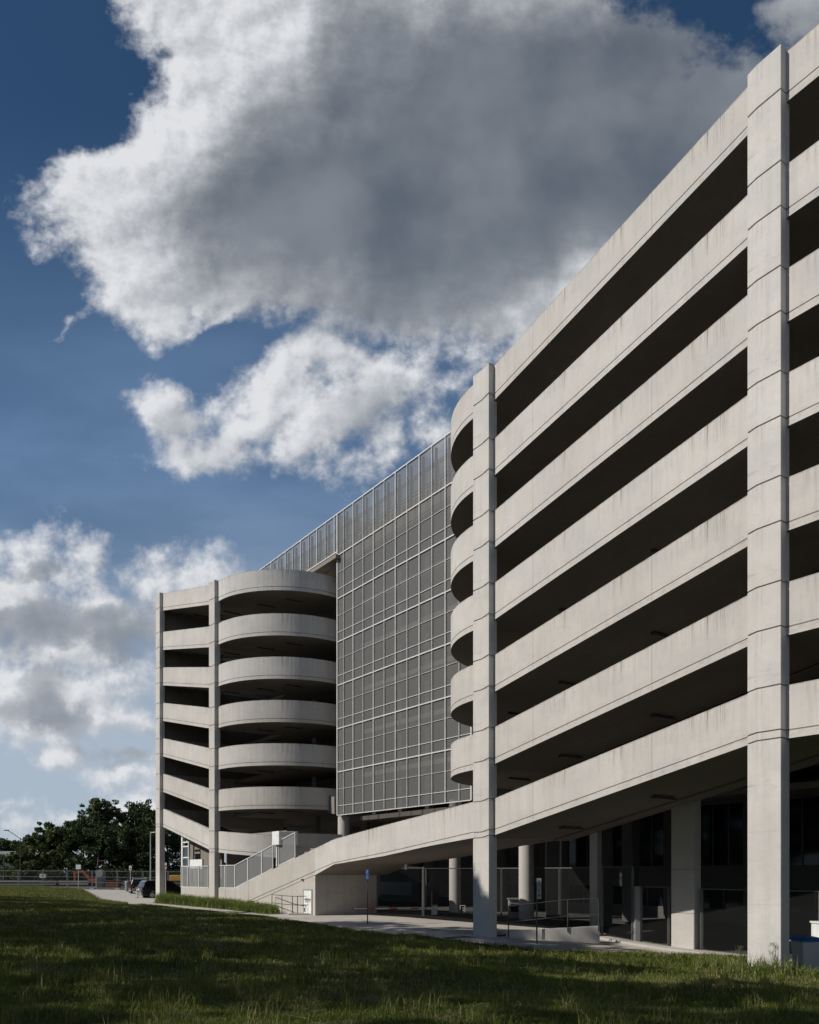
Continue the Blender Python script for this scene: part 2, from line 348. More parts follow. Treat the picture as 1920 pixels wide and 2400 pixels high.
def grass_ground():
    m, nt, b = new_mat('lawn'); q = NT(nt); tc = q.n('ShaderNodeTexCoord'); O = tc.outputs['Object']
    n1 = q.noise(O, .35, 6, .65); n2 = q.noise(O, 3, 6, .7); n3 = q.noise(O, 30, 4, .7)
    c = q.mix(q.mr(n1, .35, .65), (.038, .055, .014), (.060, .082, .022))
    c = q.mix(q.mr(n2, .5, .7, 0, .6), c, (.115, .095, .045)); c = q.mix(q.mr(n3, .4, .6, 0, .5), c, (.018, .028, .006))
    q.L(c, b.inputs['Base Color']); b.inputs['Roughness'].default_value = .95; b.inputs['Specular IOR Level'].default_value = .1
    q.bump(q.m('ADD', n2, n3), .8, .05, b); return m
LAWN = grass_ground()
def leafy(name, c1, c2, c3=None, sc=.6, trans=.25, attr=False):
    m, nt, b = new_mat(name); q = NT(nt); tc = q.n('ShaderNodeTexCoord')
    n = q.noise(tc.outputs['Object'], sc, 5, .65)
    c = q.mix(q.mr(n, .35, .65), c1, c2)
    if c3: c = q.mix(q.mr(q.noise(tc.outputs['Object'], sc*2.3, 5, .7), .56, .68), c, c3)
    if attr:
        at_ = q.n('ShaderNodeAttribute'); at_.attribute_name = 'tint'; c = q.mix(q.mr(at_.outputs['Fac'], .0, 1.0, 0., 1.), c, c3 or c2)
    q.L(c, b.inputs['Base Color']); b.inputs['Roughness'].default_value = .7; b.inputs['Specular IOR Level'].default_value = .2
    t = nt.nodes.new('ShaderNodeBsdfTranslucent'); q.L(c, t.inputs[0]); mx = nt.nodes.new('ShaderNodeMixShader'); mx.inputs[0].default_value = trans
    q.L(b.outputs[0], mx.inputs[1]); q.L(t.outputs[0], mx.inputs[2]); q.L(mx.outputs[0], nt.nodes['Material Output'].inputs[0]); return m
BLADE = leafy('grass_blades', (.072, .100, .013), (.150, .175, .028), (.30, .255, .13), .5, .3, True)
BLADE2 = leafy('strappy_leaves', (.10, .155, .028), (.17, .23, .045), (.24, .21, .10), 1.2, .3, True)
WEED = leafy('weed_leaves', (.14, .17, .05), (.22, .22, .08), (.30, .25, .12), 1.2, .3)
LEAF = leafy('gum_leaves', (.030, .046, .015), (.052, .072, .024), (.075, .085, .034), .35, .2)
LEAF2 = leafy('sunlit_olive_leaves', (.060, .080, .024), (.105, .125, .040), None, .35, .2)  # olive foliage with sunlight put into the lighter leaf colour
BARK = simple('bark', (.16, .13, .10), .9, 0, .3)

# ------------------------------------------------------------------ mesh helper
class MB:
    def __init__(self): self.v = []; self.f = []; self.uv = []; self.sm = []
    def add(self, verts, faces, uvs=None, smooth=False):
        n = len(self.v); self.v += [tuple(p) for p in verts]
        for i, f in enumerate(faces):
            self.f.append(tuple(a+n for a in f))
            self.uv.append(uvs[i] if uvs else [(0, .7)]*len(f)); self.sm.append(smooth)
        return self
    def box(self, x0, x1, y0, y1, z0, z1):
        v = [(x, y, z) for z in (z0, z1) for (x, y) in ((x0, y0), (x1, y0), (x1, y1), (x0, y1))]
        f = [(3,2,1,0),(4,5,6,7),(0,1,5,4),(1,2,6,5),(2,3,7,6),(3,0,4,7)]
        def q(i):
            p = v[i]; return p
        uvs = []
        for fc in f:
            uvs.append([(v[i][0]+v[i][1], (z1-v[i][2]) if z1-z0 < 30 else .7) for i in fc])
        return self.add(v, f, uvs)
    def prism(self, poly, axis_fn, d0, d1):
        """poly: 2D points (ccw as seen from d0 side); axis_fn(a,b,d)->xyz"""
        n = len(poly); v = [axis_fn(a, b, d0) for a, b in poly] + [axis_fn(a, b, d1) for a, b in poly]
        f = [tuple(range(n)), tuple(range(2*n-1, n-1, -1))] + [(i, i+n, (i+1) % n+n, (i+1) % n) for i in range(n)]
        return self.add(v, f)
    def tube(self, pts, r, n=8, smooth=True, cap=True):
        pts = [Vector(p) for p in pts]; rs = r if isinstance(r, (list, tuple)) else [r]*len(pts)
        v = []; ref = None
        for i, p in enumerate(pts):
            d = (pts[min(i+1, len(pts)-1)]-pts[max(i-1, 0)]).normalized()
            if ref is None: ref = d.orthogonal().normalized()
            a = (ref-d*ref.dot(d)).normalized(); ref = a; b = d.cross(a)
            for k in range(n):
                th = 2*math.pi*k/n; v.append(tuple(p+(a*math.cos(th)+b*math.sin(th))*rs[i]))
        f = [(i*n+k, i*n+(k+1) % n, (i+1)*n+(k+1) % n, (i+1)*n+k) for i in range(len(pts)-1) for k in range(n)]
        self.add(v, f, None, smooth)
        if cap:
            m = (len(pts)-1)*n; self.add(v, [tuple(range(n-1, -1, -1)), tuple(range(m, m+n))])
        return self
    def bar(self, a, b, w, h=None):
        """square bar from a to b"""
        h = h or w; a = Vector(a); b = Vector(b); d = (b-a).normalized()
        up = Vector((0, 0, 1)) if abs(d.z) < .98 else Vector((1, 0, 0)); x = d.cross(up).normalized(); y = x.cross(d)
        v = [tuple(p+x*sx*w/2+y*sy*h/2) for p in (a, b) for sx, sy in ((-1,-1),(1,-1),(1,1),(-1,1))]
        return self.add(v, [(3,2,1,0),(4,5,6,7),(0,1,5,4),(1,2,6,5),(2,3,7,6),(3,0,4,7)])
    def build(self, name, mat, parent=None, off=(0,0,0), loc=None, rz=0., bevel=0.):
        me = bpy.data.meshes.new(name)
        me.from_pydata([(a-off[0], b-off[1], c-off[2]) for a, b, c in self.v], [], self.f)
        uvl = me.uv_layers.new(name='UVMap'); flat = []
        for u in self.uv:
            for c in u: flat += [c[0], c[1]]
        uvl.data.foreach_set('uv', flat)
        me.polygons.foreach_set('use_smooth', self.sm)
        me.materials.append(mat); me.update()
        o = bpy.data.objects.new(name, me); COL.objects.link(o)
        if parent: o.parent = parent
        if loc is not None: o.location = loc
        o.rotation_euler = (0, 0, rz)
        if bevel:
            b = o.modifiers.new('bevel', 'BEVEL'); b.width = bevel; b.segments = 1; b.limit_method = 'ANGLE'
        return o
def empty(name, loc, label=None, cat=None, group=None, rz=0.):
    o = bpy.data.objects.new(name, None); COL.objects.link(o); o.location = loc; o.rotation_euler = (0, 0, rz); o.empty_display_size = .3
    if label: tag(o, label, cat, group)
    return o
def tag(o, label, cat, group=None):
    o['label'] = label; o['category'] = cat
    if group: o['group'] = group
    return o
def structure(o, kind='structure'): o['kind'] = kind; return o
def children(o): return [c for c in bpy.data.objects if c.parent == o]
def copy_tree(o, parent=None):
    c = o.copy(); COL.objects.link(c); c.parent = parent
    for ch in children(o): copy_tree(ch, c)
    return c

# ================================================================== GROUND
def edge_pts():
    e = [(-900,2069,-1.9,400),(-300,2072,-1.9,200),(60,2078,-2.05,120),(193,2085,-2.2,103),(235,2107,-2.35,70.5),(287,2116,-2.4,64),(365,2124,-2.45,58.8),(450,2133,-2.45,52.9),(600,2149,-2.5,45.7),
         (759,2172,-2.55,38.6),(919,2196,-2.6,33.4),(1078,2210,-2.75,31.9),(1285,2232,-3.0,30.6),(1500,2242,-3.15,30.6),(1754,2256,-3.25,29.4),(1920,2280,-3.35,27.3),(2300,2330,-3.6,24)]
    return [((x-960)/1920*k, k) for x, y, z, k in e]
EDGE = edge_pts()
EX = np.array([p[0] for p in EDGE]); EY = np.array([p[1] for p in EDGE])
def edge_y(X): return np.interp(X, EX, EY)
def vnoise(X, Y, sc, seed=0):
    X = np.asarray(X)*sc+seed*13.7; Y = np.asarray(Y)*sc+seed*7.3
    xi = np.floor(X); yi = np.floor(Y); fx = X-xi; fy = Y-yi; fx = fx*fx*(3-2*fx); fy = fy*fy*(3-2*fy)
    def h(a, b): return np.modf(np.abs(np.sin(a*127.1+b*311.7+seed)*43758.5453))[0]
    return (h(xi,yi)*(1-fx)+h(xi+1,yi)*fx)*(1-fy)+(h(xi,yi+1)*(1-fx)+h(xi+1,yi+1)*fx)*fy
def zg(X, Y):
    """lawn height"""
    X = np.asarray(X, float); Y = np.asarray(Y, float)
    ey = edge_y(X); s = X*UX+ey*UY
    ze = np.interp(s, [a for a,_ in ZR], [b for _,b in ZR])+.05
    e2 = np.maximum(ey-np.clip((X-3)/6, 0, 1)*5.0, 12); f = np.clip((Y-7)/(e2-7), 0, 1.0)**.9
    near = -1.62 - .02*np.clip(X, -6, 6)
    base = near*(1-f)+ze*f
    b = (vnoise(X, Y, .35, 1)-.5)*.22*np.sin(np.pi*np.clip(f, 0, 1))+(vnoise(X, Y, 1.3, 2)-.5)*.06*np.clip(1-f, 0, 1)
    left = np.clip((-X-12)/25, 0, 1)*np.sin(np.pi*np.clip(f, 0, 1))*.20
    return base+b+left

def build_ground():
    xs = np.unique(np.concatenate([np.linspace(-1500, -60, 24), np.linspace(-60, 40, 101), np.linspace(40, 1500, 24)]))
    ys = np.unique(np.concatenate([np.linspace(-300, 0, 10), np.linspace(0, 140, 141), np.linspace(140, 3000, 30)]))
    v = []
    for y in ys:
        for x in xs:
            z = zr_xy(x, y)
            if y < edge_y(x)-.6: z = min(z, float(zg(x, y)))-.25
            v.append((x, y, z))
    nx = len(xs)
    f = [(j*nx+i, j*nx+i+1, (j+1)*nx+i+1, (j+1)*nx+i) for j in range(len(ys)-1) for i in range(nx-1)]
    mb = MB(); mb.add(v, f, None, True); structure(mb.build('ground', SOIL))
    # pale paving: path and driveway up to the building
    mb = MB(); ss = np.arange(-113, 9, 1.0); tt = np.arange(-64, 6.01, 1.0); V = []; F = []
    for s in ss:
        for t in tt: 
            x, y, _ = W(s, t, 0); V.append((x, y, zr(s)+.006))
    m = len(tt)
    for i in range(len(ss)-1):
        for j in range(m-1):
            q = [i*m+j, (i+1)*m+j, (i+1)*m+j+1, i*m+j+1]
            cx_ = sum(V[k][0] for k in q)/4; cy_ = sum(V[k][1] for k in q)/4
            if cy_ > edge_y(cx_)-1.6 and not (ss[i] < -72 and cy_ > 101.5-.12*(cx_+30)): F.append(q)
    mb.add(V, F, None, True); structure(mb.build('paving', ROADM))
    # lawn sheet
    mb = MB(); v = []; NU = 260; NV = 110
    us = np.concatenate([np.linspace(-380, -45, 40), np.linspace(-44, 26, 220), np.linspace(27, 60, 20)])
    for x in us:
        ey = float(edge_y(x)); yy = -40+(ey+40)*np.linspace(0, 1, NV)**.85
        zz = zg(np.full(NV, x), yy)
        for j in range(NV): v.append((x, yy[j], float(zz[j])+(.0)))
    f = [(i*NV+j, (i+1)*NV+j, (i+1)*NV+j+1, i*NV+j+1) for i in range(len(us)-1) for j in range(NV-1)]
    mb.add(v, f, None, True)
    structure(mb.build('lawn_ground', LAWN))
    # kerb along the lawn edge
    mb = MB(); P = []
    xs2 = np.linspace(-55, 16, 240)
    ring = []
    for x in xs2:
        y = float(edge_y(x)); s, _ = ST(x, y); z = zr(s)
        ring.append((x, y, z))
    for i, (x, y, z) in enumerate(ring):
        a = ring[max(i-1, 0)]; b = ring[min(i+1, len(ring)-1)]; d = Vector((b[0]-a[0], b[1]-a[1], 0)).normalized(); n = Vector((-d.y, d.x, 0))
        for o_, h in ((-.02, -.1), (-.02, .13), (.14, .13), (.16, .02), (.55, .012), (.55, -.1)):
            P.append((x+n.x*o_, y+n.y*o_, z+h))
    f = [(i*6+k, (i+1)*6+k, (i+1)*6+(k+1) % 6, i*6+(k+1) % 6)[::-1] for i in range(len(ring)-1) for k in range(6)]
    mb.add(P, f); structure(mb.build('kerb', KERBM))
build_ground()

def blades(name, pos, height, width, mat, lean=.5, nb=1, tint=None, seed=1, taper=True, curl=.6):
    """pos (n,3) roots; every blade: two quads and a tip"""
    r = np.random.default_rng(seed); n = len(pos); h = height*np.ones(n); w = width*np.ones(n)
    th = r.uniform(0, 2*np.pi, n); ln = r.uniform(.1, 1, n)*lean; dx = np.cos(th)*ln; dy = np.sin(th)*ln
    ta = r.uniform(0, 2*np.pi, n); wx = np.cos(ta)*w/2; wy = np.sin(ta)*w/2
    V = np.zeros((n, 5, 3))
    for i, (q, ww) in enumerate(((0, 1), (.55, .8))):
        cx_ = pos[:,0]+dx*h*q*q*curl*1.4; cy_ = pos[:,1]+dy*h*q*q*curl*1.4; cz = pos[:,2]+h*q
        V[:,i*2,0] = cx_-wx*ww; V[:,i*2,1] = cy_-wy*ww; V[:,i*2,2] = cz
        V[:,i*2+1,0] = cx_+wx*ww; V[:,i*2+1,1] = cy_+wy*ww; V[:,i*2+1,2] = cz
    V[:,4,0] = pos[:,0]+dx*h*1.3; V[:,4,1] = pos[:,1]+dy*h*1.3; V[:,4,2] = pos[:,2]+h*(1-ln*.45)
    me = bpy.data.meshes.new(name); me.vertices.add(n*5); me.vertices.foreach_set('co', V.reshape(-1))
    base = np.arange(n)*5
    loops = np.stack([base, base+1, base+3, base+2, base+2, base+3, base+4], 1).reshape(-1)
    me.loops.add(n*7); me.loops.foreach_set('vertex_index', loops.astype(np.int32))
    me.polygons.add(n*2); st = np.stack([np.arange(n)*7, np.arange(n)*7+4], 1).reshape(-1)
    me.polygons.foreach_set('loop_start', st.astype(np.int32)); me.polygons.foreach_set('loop_total', np.tile([4, 3], n).astype(np.int32))
    me.update(); me.validate()
    a = me.attributes.new('tint', 'FLOAT', 'POINT')
    tv = tint if tint is not None else np.zeros(n); a.data.foreach_set('value', np.repeat(tv, 5).astype(np.float32))
    me.materials.append(mat)
    o = bpy.data.objects.new(name, me); COL.objects.link(o); return o

def build_grass():
    P = []; H = []; Wd = []
    N = 330000
    k = 7.2*(60/7.2)**(rng.uniform(0, 1, N)**1.15); x = rng.uniform(-.56, .56, N)*k
    m = k < edge_y(x)+.12; k = k[m]; x = x[m]
    den = vnoise(x, k, .9, 4)*.6+vnoise(x, k, 3.1, 5)*.4
    m = den > rng.uniform(.05, .62, len(k)); k = k[m]; x = x[m]; den = den[m]
    h = (.045+.075*vnoise(x, k, .5, 6)**1.5+.045*rng.uniform(0, 1, len(k)))*(1+np.clip((k-15)/50, 0, .4))
    w = .006*np.clip(k/9, 1, 3.2)*rng.uniform(.7, 1.5, len(k))
    tint = np.where(rng.uniform(0, 1, len(k)) < .10+.45*np.clip(vnoise(x, k, .45, 9)-.55, 0, 1)*2, rng.uniform(.5, 1, len(k)), 0)
    pos = np.stack([x, k, zg(x, k)-.01], 1)
    kk = rng.uniform(44, 122, 90000); xx = (rng.uniform(-30, 300, 90000)-960)/1920*kk
    m = (kk < edge_y(xx)+.2)&(kk > 20); kk = kk[m]; xx = xx[m]
    pos = np.concatenate([pos, np.stack([xx, kk, zg(xx, kk)-.01], 1)]); h = np.concatenate([h, rng.uniform(.08, .24, len(kk))]); w = np.concatenate([w, np.full(len(kk), .03)]); tint = np.concatenate([tint, np.where(rng.uniform(0,1,len(kk)) < .25, .7, 0)])
    # taller tussocks along the kerb and scattered clumps
    cp = []; ch = []
    for _ in range(700):
        kk = 8*(50/8)**random.random(); xx = random.uniform(-.52, .52)*kk
        if kk > edge_y(xx): continue
        nn = random.randint(14, 34)
        a = rng.normal(0, .07, (nn, 2)); cp.append(np.stack([xx+a[:,0], kk+a[:,1], zg(xx+a[:,0], kk+a[:,1])], 1)); ch.append(rng.uniform(.14, .36, nn))
    for _ in range(900):
        xx = random.uniform(-20, 16); kk = float(edge_y(xx))-abs(random.gauss(0, .5))
        nn = random.randint(10, 22); a = rng.normal(0, .10, (nn, 2)); cp.append(np.stack([xx+a[:,0], kk+a[:,1], zg(xx+a[:,0], np.minimum(kk+a[:,1], edge_y(xx)))], 1)); ch.append(rng.uniform(.06, .24 if xx > 0 else .16, nn))
    cp = np.concatenate(cp); ch = np.concatenate(ch)
    pos = np.concatenate([pos, cp]); h = np.concatenate([h, ch]); w = np.concatenate([w, np.clip(.007*cp[:,1]/10, .006, .022)])
    tint = np.concatenate([tint, np.where(rng.uniform(0, 1, len(cp)) < .2, .8, 0)])
    o = blades('grass', pos, h, w, BLADE, .8, tint=tint); structure(o, 'stuff')
    tag_free = o
    # strappy plants in the bed under the left wing
    cp = []; ch = []
    for _ in range(760):
        q = random.random(); px = 372+q*270; k0 = np.interp(px, [372, 486, 622, 660], [64.5, 57.8, 49.5, 48.0]); kk = k0+random.uniform(0, 2.6)*(1-.55*q)
        X, Y, _ = at(px, kk); s, t = ST(X, Y)
        if t > -.15: continue
        nn = random.randint(34, 60); a = rng.normal(0, .17, (nn, 2)); z0 = zr(s)
        cp.append(np.stack([X+a[:,0], Y+a[:,1], np.full(nn, z0)], 1)); ch.append(rng.uniform(.55, 1.0, nn)*random.choice((.35, .5, .8, 1.0, 1.15))*(1-.30*q))
    cp = np.concatenate(cp); ch = np.concatenate(ch)
    o = blades('planting_bed', cp, ch, .035, BLADE2, .95, tint=np.where(rng.uniform(0, 1, len(cp)) < .18, .8, 0), seed=3, curl=.7); structure(o, 'stuff')
build_grass()

def build_twigs():
    mb = MB()
    for _ in range(420):
        kk = 8*(34/8)**random.random(); xx = random.uniform(-.5, .52)*kk
        if kk > edge_y(xx)-.3: continue
        z = float(zg(xx, kk))+random.uniform(.01, .05); a = random.uniform(0, 6.28); l_ = random.uniform(.06, .30)
        mb.tube([(xx, kk, z), (xx+math.cos(a)*l_*.5, kk+math.sin(a)*l_*.5, z+random.uniform(-.01, .04)), (xx+math.cos(a+.3)*l_, kk+math.sin(a+.3)*l_, z+random.uniform(0, .05))], .004, 4)
    structure(mb.build('fallen_twigs', BARK), 'stuff')
build_twigs()

# ================================================================== THE CAR PARK BUILDING
BO = (-42.0, 0.0, -2.5)
B = empty('parking_building', W(*BO), 'pale concrete multi-storey car park with sloping ramps and a perforated metal screen', 'building', None, FRONT_YAW)
RI, RO = -27.25, -14.10        # right wing: centre of the rounded end, end of the sloping part
LI, LO = -56.85, -69.55        # left wing
RC = 5.75; WID = 5.0
ZT = [21.10, 18.04, 15.02, 12.00, 8.98, 5.96, 2.98]        # top of the bands at the inner (low) end
RISE = 2.42
BH = [1.20+.25, 1.54, 1.54, 1.54, 1.54, 1.54, 1.54]        # band height
GAP = [1.20, 1.30, 1.30, 1.30, 1.30, 1.30, 1.30]
def zo(i): return RISE + (.20 if i == 0 else 0)             # rise to the outer end
def profile(i):
    g = GAP[i]; h = BH[i]
    return [(0,0),(0,-g+.020),(.045,-g+.020),(.045,-g-.020),(0,-g-.020),(0,-h),(.20,-h),(.20,0)]
def sweep(mb, pts, zt, prof, flip=False):
    """pts: (s,t) polyline walked so that the outside is on its right hand"""
    n = len(prof); P = []; U = []; dist = 0
    for i, (s, t) in enumerate(pts):
        a = pts[max(i-1, 0)]; b = pts[min(i+1, len(pts)-1)]
        d = Vector((b[0]-a[0], b[1]-a[1])).normalized(); inn = Vector((-d.y, d.x))
        if flip: inn = -inn
        if i: dist += math.hypot(s-pts[i-1][0], t-pts[i-1][1])
        for (o, h) in prof: P.append((s+inn.x*o, t+inn.y*o, zt[i]+h)); U.append((dist+pts[0][0], -h))
    f = []; uv = []
    for i in range(len(pts)-1):
        for k in range(n):
            q = (i*n+k, (i+1)*n+k, (i+1)*n+(k+1) % n, i*n+(k+1) % n); 
            if not flip: q = q[::-1]
            f.append(q); uv.append([U[j] for j in q])
    m = (len(pts)-1)*n
    f.append(tuple(range(n))); uv.append([U[j] for j in f[-1]]); f.append(tuple(range(m, m+n))); uv.append([U[j] for j in f[-1]])
    mb.add(P, f, uv)
def arc(cx, r, a0, a1, n=40, sgn=1):
    return [(cx+sgn*r*math.sin(a0+(a1-a0)*i/n), RC-r*math.cos(a0+(a1-a0)*i/n)) for i in range(n+1)]
def part(mb, name, mat, parent=B, bevel=0., label=None):
    off = BO if parent is B or parent.get('_b') else (0,0,0)
    o = mb.build(name, mat, parent, off, bevel=bevel)
    return o

# --- right wing
EXT = 2.0
for i in range(7):
    z0 = ZT[i]; z1 = z0+zo(i)
    # straight front parapet, ramping up from the column at the rounded end to the large column, then level
    sp = [RI+.05, RI+.60]+[RI+.60+(RO-RI-.85)*k/12 for k in range(1, 13)]+[RO, EXT]
    def zf(s): return z0+(z1-z0)*min(1, max(0, (s-(RI+.55))/(RO-.25-RI-.55)))
    mb = MB(); sweep(mb, [(s, 0) for s in sp], [zf(s) for s in sp], profile(i)); part(mb, 'ramp_parapet', CON)
    if i < 6:
        pts = arc(RI+.05, RC, math.pi, 0, 56, -1); zz = [z0]*len(pts)
        mb = MB(); sweep(mb, pts, zz, profile(i)); part(mb, 'curved_parapet', CON)
    # deck: front strip, half disc, rear strip
    mb = MB(); th = .26; zb = -BH[i]-.004
    for k in range(len(sp)-1):
        a, b = sp[k], sp[k+1]; za, zc = zf(a)+zb, zf(b)+zb
        v = [(a,.012,za),(b,.012,zc),(b,WID,zc),(a,WID,za),(a,.012,za+th),(b,.012,zc+th),(b,WID,zc+th),(a,WID,za+th)]
        mb.add(v, [(3,2,1,0),(4,5,6,7),(0,1,5,4),(2,3,7,6)])
    if i < 6:
        pts = arc(RI+.05, RC-.012, math.pi, 0, 56, -1)
        mb.prism(pts, lambda a, b, d: (a, b, d), z0+zb, z0+zb+th)
        mb.box(RI+.05, EXT, 2*RC-WID, 2*RC-.02, z0+zb+.5, z0+zb+.5+th)
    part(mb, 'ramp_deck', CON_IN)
    if i < 6:   # rear parapet and core wall
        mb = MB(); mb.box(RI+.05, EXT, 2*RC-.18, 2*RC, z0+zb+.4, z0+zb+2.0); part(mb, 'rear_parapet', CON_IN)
# --- left wing
scr0 = (T0+6.0)*(.5694*(-167.5/1920)-.8220)/(.8220*(-167.5/1920)+.5694)
for i in range(7):
    z0 = ZT[i]; z1 = z0+zo(i)
    sp = [LO-.35, LO+.20]+[LO+.25+(LI-LO-.85)*k/12 for k in range(1, 13)]+[LI-.05]
    def zf(s): return z0+(z1-z0)*min(1, max(0, (LI-.6-s)/(LI-.6-LO-.25)))
    mb = MB(); sweep(mb, [(s, 0) for s in sp], [zf(s) for s in sp], profile(i)); part(mb, 'ramp_parapet', CON)
    a1 = math.pi if i < 6 else R(95)
    pts = arc(LI-.05, RC, 0, a1, 56, 1); zz = [z0-(.55*min(1, k/40) if i == 6 else 0) for k in range(len(pts))]
    mb = MB(); sweep(mb, pts, zz, profile(i)); part(mb, 'curved_parapet', CON)
    mb = MB(); th = .26; zb = -BH[i]-.004
    for k in range(len(sp)-1):
        a, b = sp[k], sp[k+1]; za, zc = zf(a)+zb, zf(b)+zb
        v = [(a,.012,za),(b,.012,zc),(b,WID,zc),(a,WID,za),(a,.012,za+th),(b,.012,zc+th),(b,WID,zc+th),(a,WID,za+th)]
        mb.add(v, [(3,2,1,0),(4,5,6,7),(0,1,5,4),(2,3,7,6)])
    if i < 6:
        pts = arc(LI-.05, RC-.012, 0, math.pi, 56, 1)
        mb.prism(pts, lambda a, b, d: (a, b, d), z0+zb, z0+zb+th)
        mb.box(LO, LI-.05, 2*RC-WID, 2*RC-.02, z0+zb+.5, z0+zb+.5+th)
    part(mb, 'ramp_deck', CON_IN)
    # inner ramp flight seen through the openings, falling to the right
    mb = MB(); mb.box(LI-.02, scr0-.2, 9.3, 11.3, z0-BH[i]+.01, z0-BH[i]+.25); part(mb, 'added_shade_slab', CON_IN)  # slab added behind the rounded end to keep sun off the spine wall
    mb = MB(); sp2 = [LI-1+k*.5 for k in range(16)]
    if i > 4: sweep(mb, [(s, 6.0) for s in sp2], [z0+.55-.19*(s-LI) for s in sp2], [(0,0),(0,-1.2),(.18,-1.2),(.18,0)]); part(mb, 'inner_parapet', CON_IN)
    else: pass
    mb = MB(); mb.box(LO-.33, LO-.13, .2, 2*RC, z1-BH[i], z1); part(mb, 'end_parapet', CON)

mb = MB(); mb.box(LO-.33, scr0-.2, 11.32, 11.5, 4.2, 23.7); part(mb, 'spine_wall', CON_IN)
mb = MB(); mb.box(LO-.34, LO-.20, .25, 11.3, 4.2, 23.5); part(mb, 'end_wall', CON_IN)
mb = MB(); mb.box(scr0-.19, scr0-.04, 6.3, 11.5, 3.6, 21.7); part(mb, 'added_dark_flank', CON_IN)  # added closure that keeps the gap beside the screen dark
# --- columns of the front (with shadow gaps that follow the bands)
def front_column(s0, s1, side, zbase, outer):
    """stack of cast pieces; cuts follow ramp slope on the side of the ramp"""
    tf, tb = -.28, .17
    mb = MB()
    cuts = []
    for i in range(7):
        zt = ZT[i]+(zo(i) if outer else 0)
        cuts.append(zt if i else None); cuts.append(zt-GAP[i])
        if i == 6: cuts.append(zt-BH[i])
    cuts = [c for c in cuts if c is not None]
    ztop = ZT[0]+(zo(0) if outer else 0)+.10
    wdt = s1-s0
    if outer: br = s0+.28*wdt if side > 0 else s1-.28*wdt
    else: br = s0+.55*wdt if side > 0 else s1-.55*wdt
    def dz(s):
        g = RISE/12.3
        if outer: return g*min(0, (s-br)) if side > 0 else g*min(0, (br-s))
        return g*max(0, (s-br)) if side > 0 else g*max(0, (br-s))
    gp = .017; top = ztop; ss = sorted([s0, br, s1])
    segs = []
    lev = [ztop+.0]+cuts+[zbase]
    core = MB(); core.box(s0+.03, s1-.03, tf+.03, tb-.02, zbase, ztop-.05)
    for a, b in zip(lev[:-1], lev[1:]):
        A = [(s, (a-(gp if a is not ztop else 0)+(dz(s) if a != ztop else dz(s)))) for s in ss]
        Bz = [(s, (b+gp+dz(s)) if b != zbase else b) for s in ss]
        n = 3
        P = []
        for tt in (tf, tb):
            P += [(s, tt, z) for s, z in A]+[(s, tt, z) for s, z in Bz]
        def q(i): return (P[i][0]+P[i][1], a-P[i][2]+.02)
        F = [(0,3,4,1),(1,4,5,2),(6,7,10,9),(7,8,11,10),(0,6,9,3),(2,5,11,8),(0,1,7,6),(1,2,8,7),(3,9,10,4),(4,10,11,5)]
        mb.add(P, F, [[q(i) for i in f] for f in F])
    o = part(mb, 'column', CON, bevel=.012)
    c = core.build('core', CON_IN, o, BO); return o
front_column(-14.33, -13.27, 1, -3.45, True)
front_column(-27.24, -26.20, 1, -2.95, False)
front_column(-57.90, -56.83, -1, -2.95, False)
front_column(-70.34, -69.30, -1, -2.9, True)
front_column(-.9, .15, -1, -3.9, True)
# construction joints low on the two right columns are thin recesses
for s0, s1, zz in ((-14.33, -13.27, (1.18, -.95, -2.5)), (-27.24, -26.20, (.35,))):
    for z in zz: mb = MB(); mb.box(s0-.002, s1+.002, -.282, -.20, z-.005, z+.005); part(mb, 'joint_line', BIRD)

# --- the entry ramp band continuing left from the second column, and the stair wall below it
def s_at(px, t=0.0):
    a = (px-960)/1920; return (T0+t)*(.5694*a-.8220)/(.8220*a+.5694)
def z_at(px, py, t=0.0):
    a = (px-960)/1920; k = (T0+t)/(.8220*a+.5694); return (2044-py)*k/1920
top = [(s_at(x), z_at(x, y)) for x, y in ((1112,1878.5),(1000,1908.5),(900,1934.5),(783,1967),(738.7,1988.5),(693.5,2010.5))]
mid_ = [(s_at(x), z_at(x, y)) for x, y in ((1112,1950),(1000,1976),(900,1999),(786,2021),(738.7,2041.5))]
bot = [(s_at(x), z_at(x, y)) for x, y in ((1112,1963.5),(1000,1984),(900,2006.5),(783,2026),(738.7,2051))]
def zi(arr, s): a = sorted(arr); return float(np.interp(s, [p[0] for p in a], [p[1] for p in a]))
mb = MB(); ss = [top[0][0]-(top[0][0]-top[4][0])*k/14 for k in range(15)]; ss[-4] = top[3][0]
P = []; U = []
for s in ss:
    zt, zm, zb = zi(top, s), zi(mid_, s), zi(bot, s)
    for (t, z) in ((0,zt),(0,zm+.020),(.045,zm+.020),(.045,zm-.020),(0,zm-.020),(0,zb),(.2,zb),(.2,zt)): P.append((s,t,z)); U.append((s, min(1.5, (zt-z))))
F = [(i*8+k, (i+1)*8+k, (i+1)*8+(k+1) % 8, i*8+(k+1) % 8) for i in range(len(ss)-1) for k in range(8)]
mb.add(P, F+[tuple(range(8)), tuple(range((len(ss)-1)*8, len(ss)*8))], [[U[j] for j in f] for f in F]+[[(0,.7)]*8]*2)
part(mb, 'entry_ramp_parapet', CON)
mb = MB()
for a, b in zip(ss[:-1], ss[1:]):
    za, zb2 = zi(bot, a)-.004, zi(bot, b)-.004
    mb.add([(a,.012,za),(b,.012,zb2),(b,WID,zb2),(a,WID,za),(a,.012,za+.26),(b,.012,zb2+.26),(b,WID,zb2+.26),(a,WID,za+.26)], [(3,2,1,0),(4,5,6,7),(0,1,5,4),(2,3,7,6)])
part(mb, 'ramp_deck', CON_IN)
